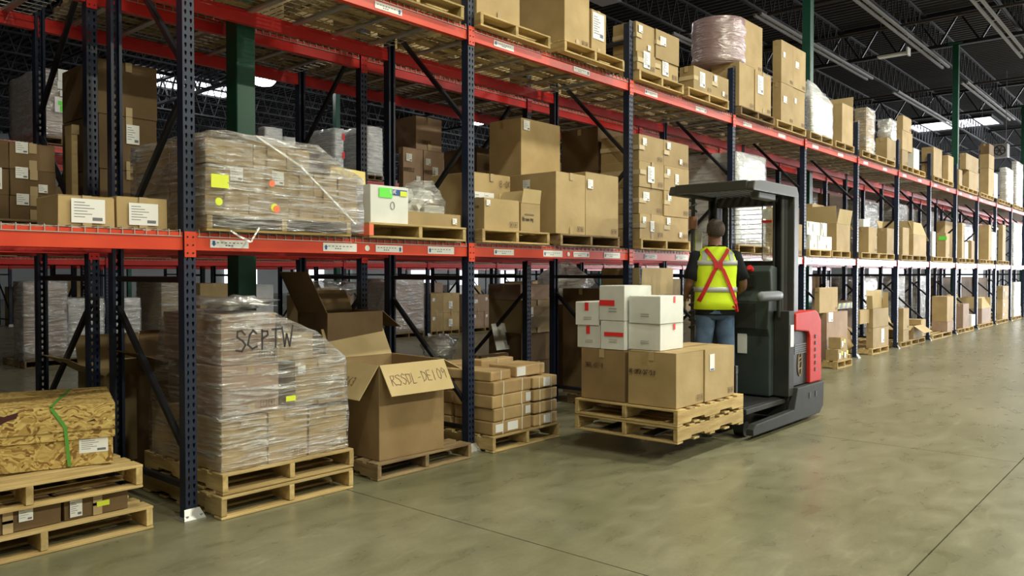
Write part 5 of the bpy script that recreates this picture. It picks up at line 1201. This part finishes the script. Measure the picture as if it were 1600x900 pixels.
# shirt: torso and sleeves
lof('shirt', [ell(0, 0, .845, .192, .146), ell(0, 0, .93, .186, .14), ell(0, 0, 1.02, .168, .125), ell(0, 0, 1.16, .168, .122), ell(0, -.005, 1.30, .185, .125), ell(0, -.005, 1.40, .195, .115), ell(0, -.008, 1.46, .165, .09), ell(0, -.008, 1.50, .085, .07), ell(0, 0, 1.53, .066, .062)], 'shirt', wr_=.012)
for s in (-1, 1):
    e1 = Vector((s*.175, -.005, 1.435)); e2 = Vector((-.255, -.02, 1.17)) if s < 0 else Vector((.275, 0, 1.17))
    d = (e2-e1).normalized(); a_ = d.cross(Vector((0, 1, 0))).normalized(); b_ = d.cross(a_)
    rings = []
    for f, r in ((-.12, .04), (0, .078), (.3, .074), (.6, .070), (.92, .070)):
        c = e1+(e2-e1)*f; rings.append([c+a_*r*math.cos(t)+b_*r*math.sin(t) for t in [i*math.pi/9 for i in range(18)]])
    lof('sleeve', rings, 'shirt', wr_=.01)
# jeans
def leg(s):
    r_ = []
    for (x, y, z, rx, ry) in ((s*.075, 0, .96, .088, .118), (s*.09, 0, .86, .098, .118), (s*.10, .005, .72, .092, .10), (s*.115, .015, .50, .078, .082), (s*.12, -.01, .34, .074, .078), (s*.125, -.02, .16, .068, .072), (s*.125, -.02, .06, .072, .085)):
        r_.append(ell(x, y, z, rx, ry, 22, 0, 2))
    return lof('trouser_leg', r_, 'jeans', wr_=.016)
leg(-1); leg(1)
lof('trouser_seat', [ell(0, 0, .80, .15, .115), ell(0, -.01, .86, .178, .135), ell(0, -.005, .94, .176, .132), ell(0, 0, 1.02, .168, .126)], 'jeans', wr_=.01)
lof('belt', [ell(0, 0, 1.00, .174, .132), ell(0, 0, 1.04, .174, .132)], 'trkblack')
for s in (-1, 1):
    lof('boot', [[Vector((s*.13+math.cos(t)*rx, cy_+math.sin(t)*ry, z)) for t in [i*math.pi/9 for i in range(18)]] for z, rx, ry, cy_ in ((0, .048, .14, .05), (.04, .05, .142, .05), (.075, .046, .10, .02), (.12, .048, .055, -.02), (.17, .05, .058, -.02))], 'boot')
# hair cap (cropped), eyes, mouth
hb = MB(); rg = []
for i in range(9):
    f = i/8; z = 1.615+f*.175; k_ = math.sqrt(max(0, 1-((z-1.69)/.105)**2)); yc = -.012+.01*f
    rg.append([Vector((math.cos(t)*.089*k_, yc+math.sin(t)*(.108 if math.sin(t) < 0 else (.108 if f > .55 else .02))*k_, z)) for t in [j*math.pi/14 for j in range(28)]])
hb.loft(rg); build(hb, 'hair', 'hair', pr_, smooth=True)
for s in (-1, 1): build(blob(MB(), (s*.032, .098, 1.672), .012, (1, 1, .8), 0, 0, 2), 'eye', 'label', pr_, smooth=True)
build(MB().bar((-.022, .112, 1.612), (.022, .112, 1.612), .008, .008), 'mouth', mat('lip', (.25, .07, .06), .5), pr_)
# vest
VR = [(.985, .200, .150), (1.08, .200, .148), (1.16, .198, .146), (1.24, .202, .144), (1.30, .206, .142), (1.38, .206, .132), (1.44, .192, .112), (1.48, .15, .092), (1.515, .095, .08)]
def vat(z):
    for (a, rx, ry), (b, rx2, ry2) in zip(VR, VR[1:]):
        if a <= z <= b: f = (z-a)/(b-a); return rx+(rx2-rx)*f, ry+(ry2-ry)*f
    return VR[0][1:] if z < VR[0][0] else VR[-1][1:]
def vring(z, g=0): rx, ry = vat(z); return ell(0, -.006, z, rx+g, ry+g, 36, 0, 2.6)
vz = [r[0]-(.055 if i == 0 else 0) for i, r in enumerate(VR)]
lof('vest', [ell(0, -.006, .90, .205, .156, 36, 0, 2.6)]+[vring(r[0]) for r in VR], 'vest', cap=False, solid=.004, wr_=.006)
def back_pt(x, z, g=.004):
    rx, ry = vat(z); rx += g; ry += g; q = min(.98, abs(x)/rx); return Vector((x, -.006-ry*(1-q**2.6)**(1/2.6), z))
def ribbon(name, pts, w, m, g=.01):
    mb = MB(); P3 = []
    for (xa, za), (xb, zb_) in zip(pts, pts[1:]):
        for i in range(8): f = i/8; P3.append((xa+(xb-xa)*f, za+(zb_-za)*f))
    P3.append(pts[-1]); vs = []
    for i, (x, z) in enumerate(P3):
        x2, z2_ = P3[min(i+1, len(P3)-1)]; x1, z1_ = P3[max(i-1, 0)]; dx, dz = x2-x1, z2_-z1_; L = math.hypot(dx, dz); nx, nz_ = -dz/L*w/2, dx/L*w/2
        a_ = back_pt(x-nx, z-nz_, g); b_ = back_pt(x+nx, z+nz_, g); vs += [a_, b_, b_+Vector((0, .004, 0)), a_+Vector((0, .004, 0))]
    n_p = len(P3)
    mb.add(vs, [(4*i+j, 4*i+(j+1) % 4, 4*i+4+(j+1) % 4, 4*i+4+j) for i in range(n_p-1) for j in range(4)]+[(0, 1, 2, 3), (4*n_p-1, 4*n_p-2, 4*n_p-3, 4*n_p-4)])
    return build(mb, name, m, pr_)
for z in (1.095, 1.355):
    lof('reflective_band', [vring(z-.024, .007), vring(z+.024, .007)], 'reflect', cap=False, solid=.002)
for s in (-1, 1): ribbon('shoulder_band', [(s*.135, 1.375), (s*.125, 1.47)], .045, 'reflect', .007)
ribbon('harness_strap', [(-.115, 1.49), (-.03, 1.36), (.04, 1.28), (.18, .96)], .034, 'harness', .016)
ribbon('harness_strap', [(.105, 1.49), (.02, 1.37), (-.05, 1.27), (-.185, .98)], .034, 'harness', .013)
ribbon('harness_pad', [(-.055, 1.33), (.035, 1.33)], .06, 'harness', .020)
build(MB().bar((.17, -.11, .96), (.19, -.09, .88), .03, .02).bar((.185, -.09, .9), (.14, -.14, .93), .02, .015), 'harness_buckle', 'harness', pr_)
dup_ = {k: v for k, v in LABELS.items() if len(v) > 1 and not all(g for _, g in v)}
if dup_: print('DUPLICATE LABELS', {k: len(v) for k, v in dup_.items()})
long_ = [k for k in LABELS if not 4 <= len(k.split()) <= 16]
if long_: print('LABEL LENGTH', long_)
for o in col.objects:
    if '_d' in o: del o['_d']
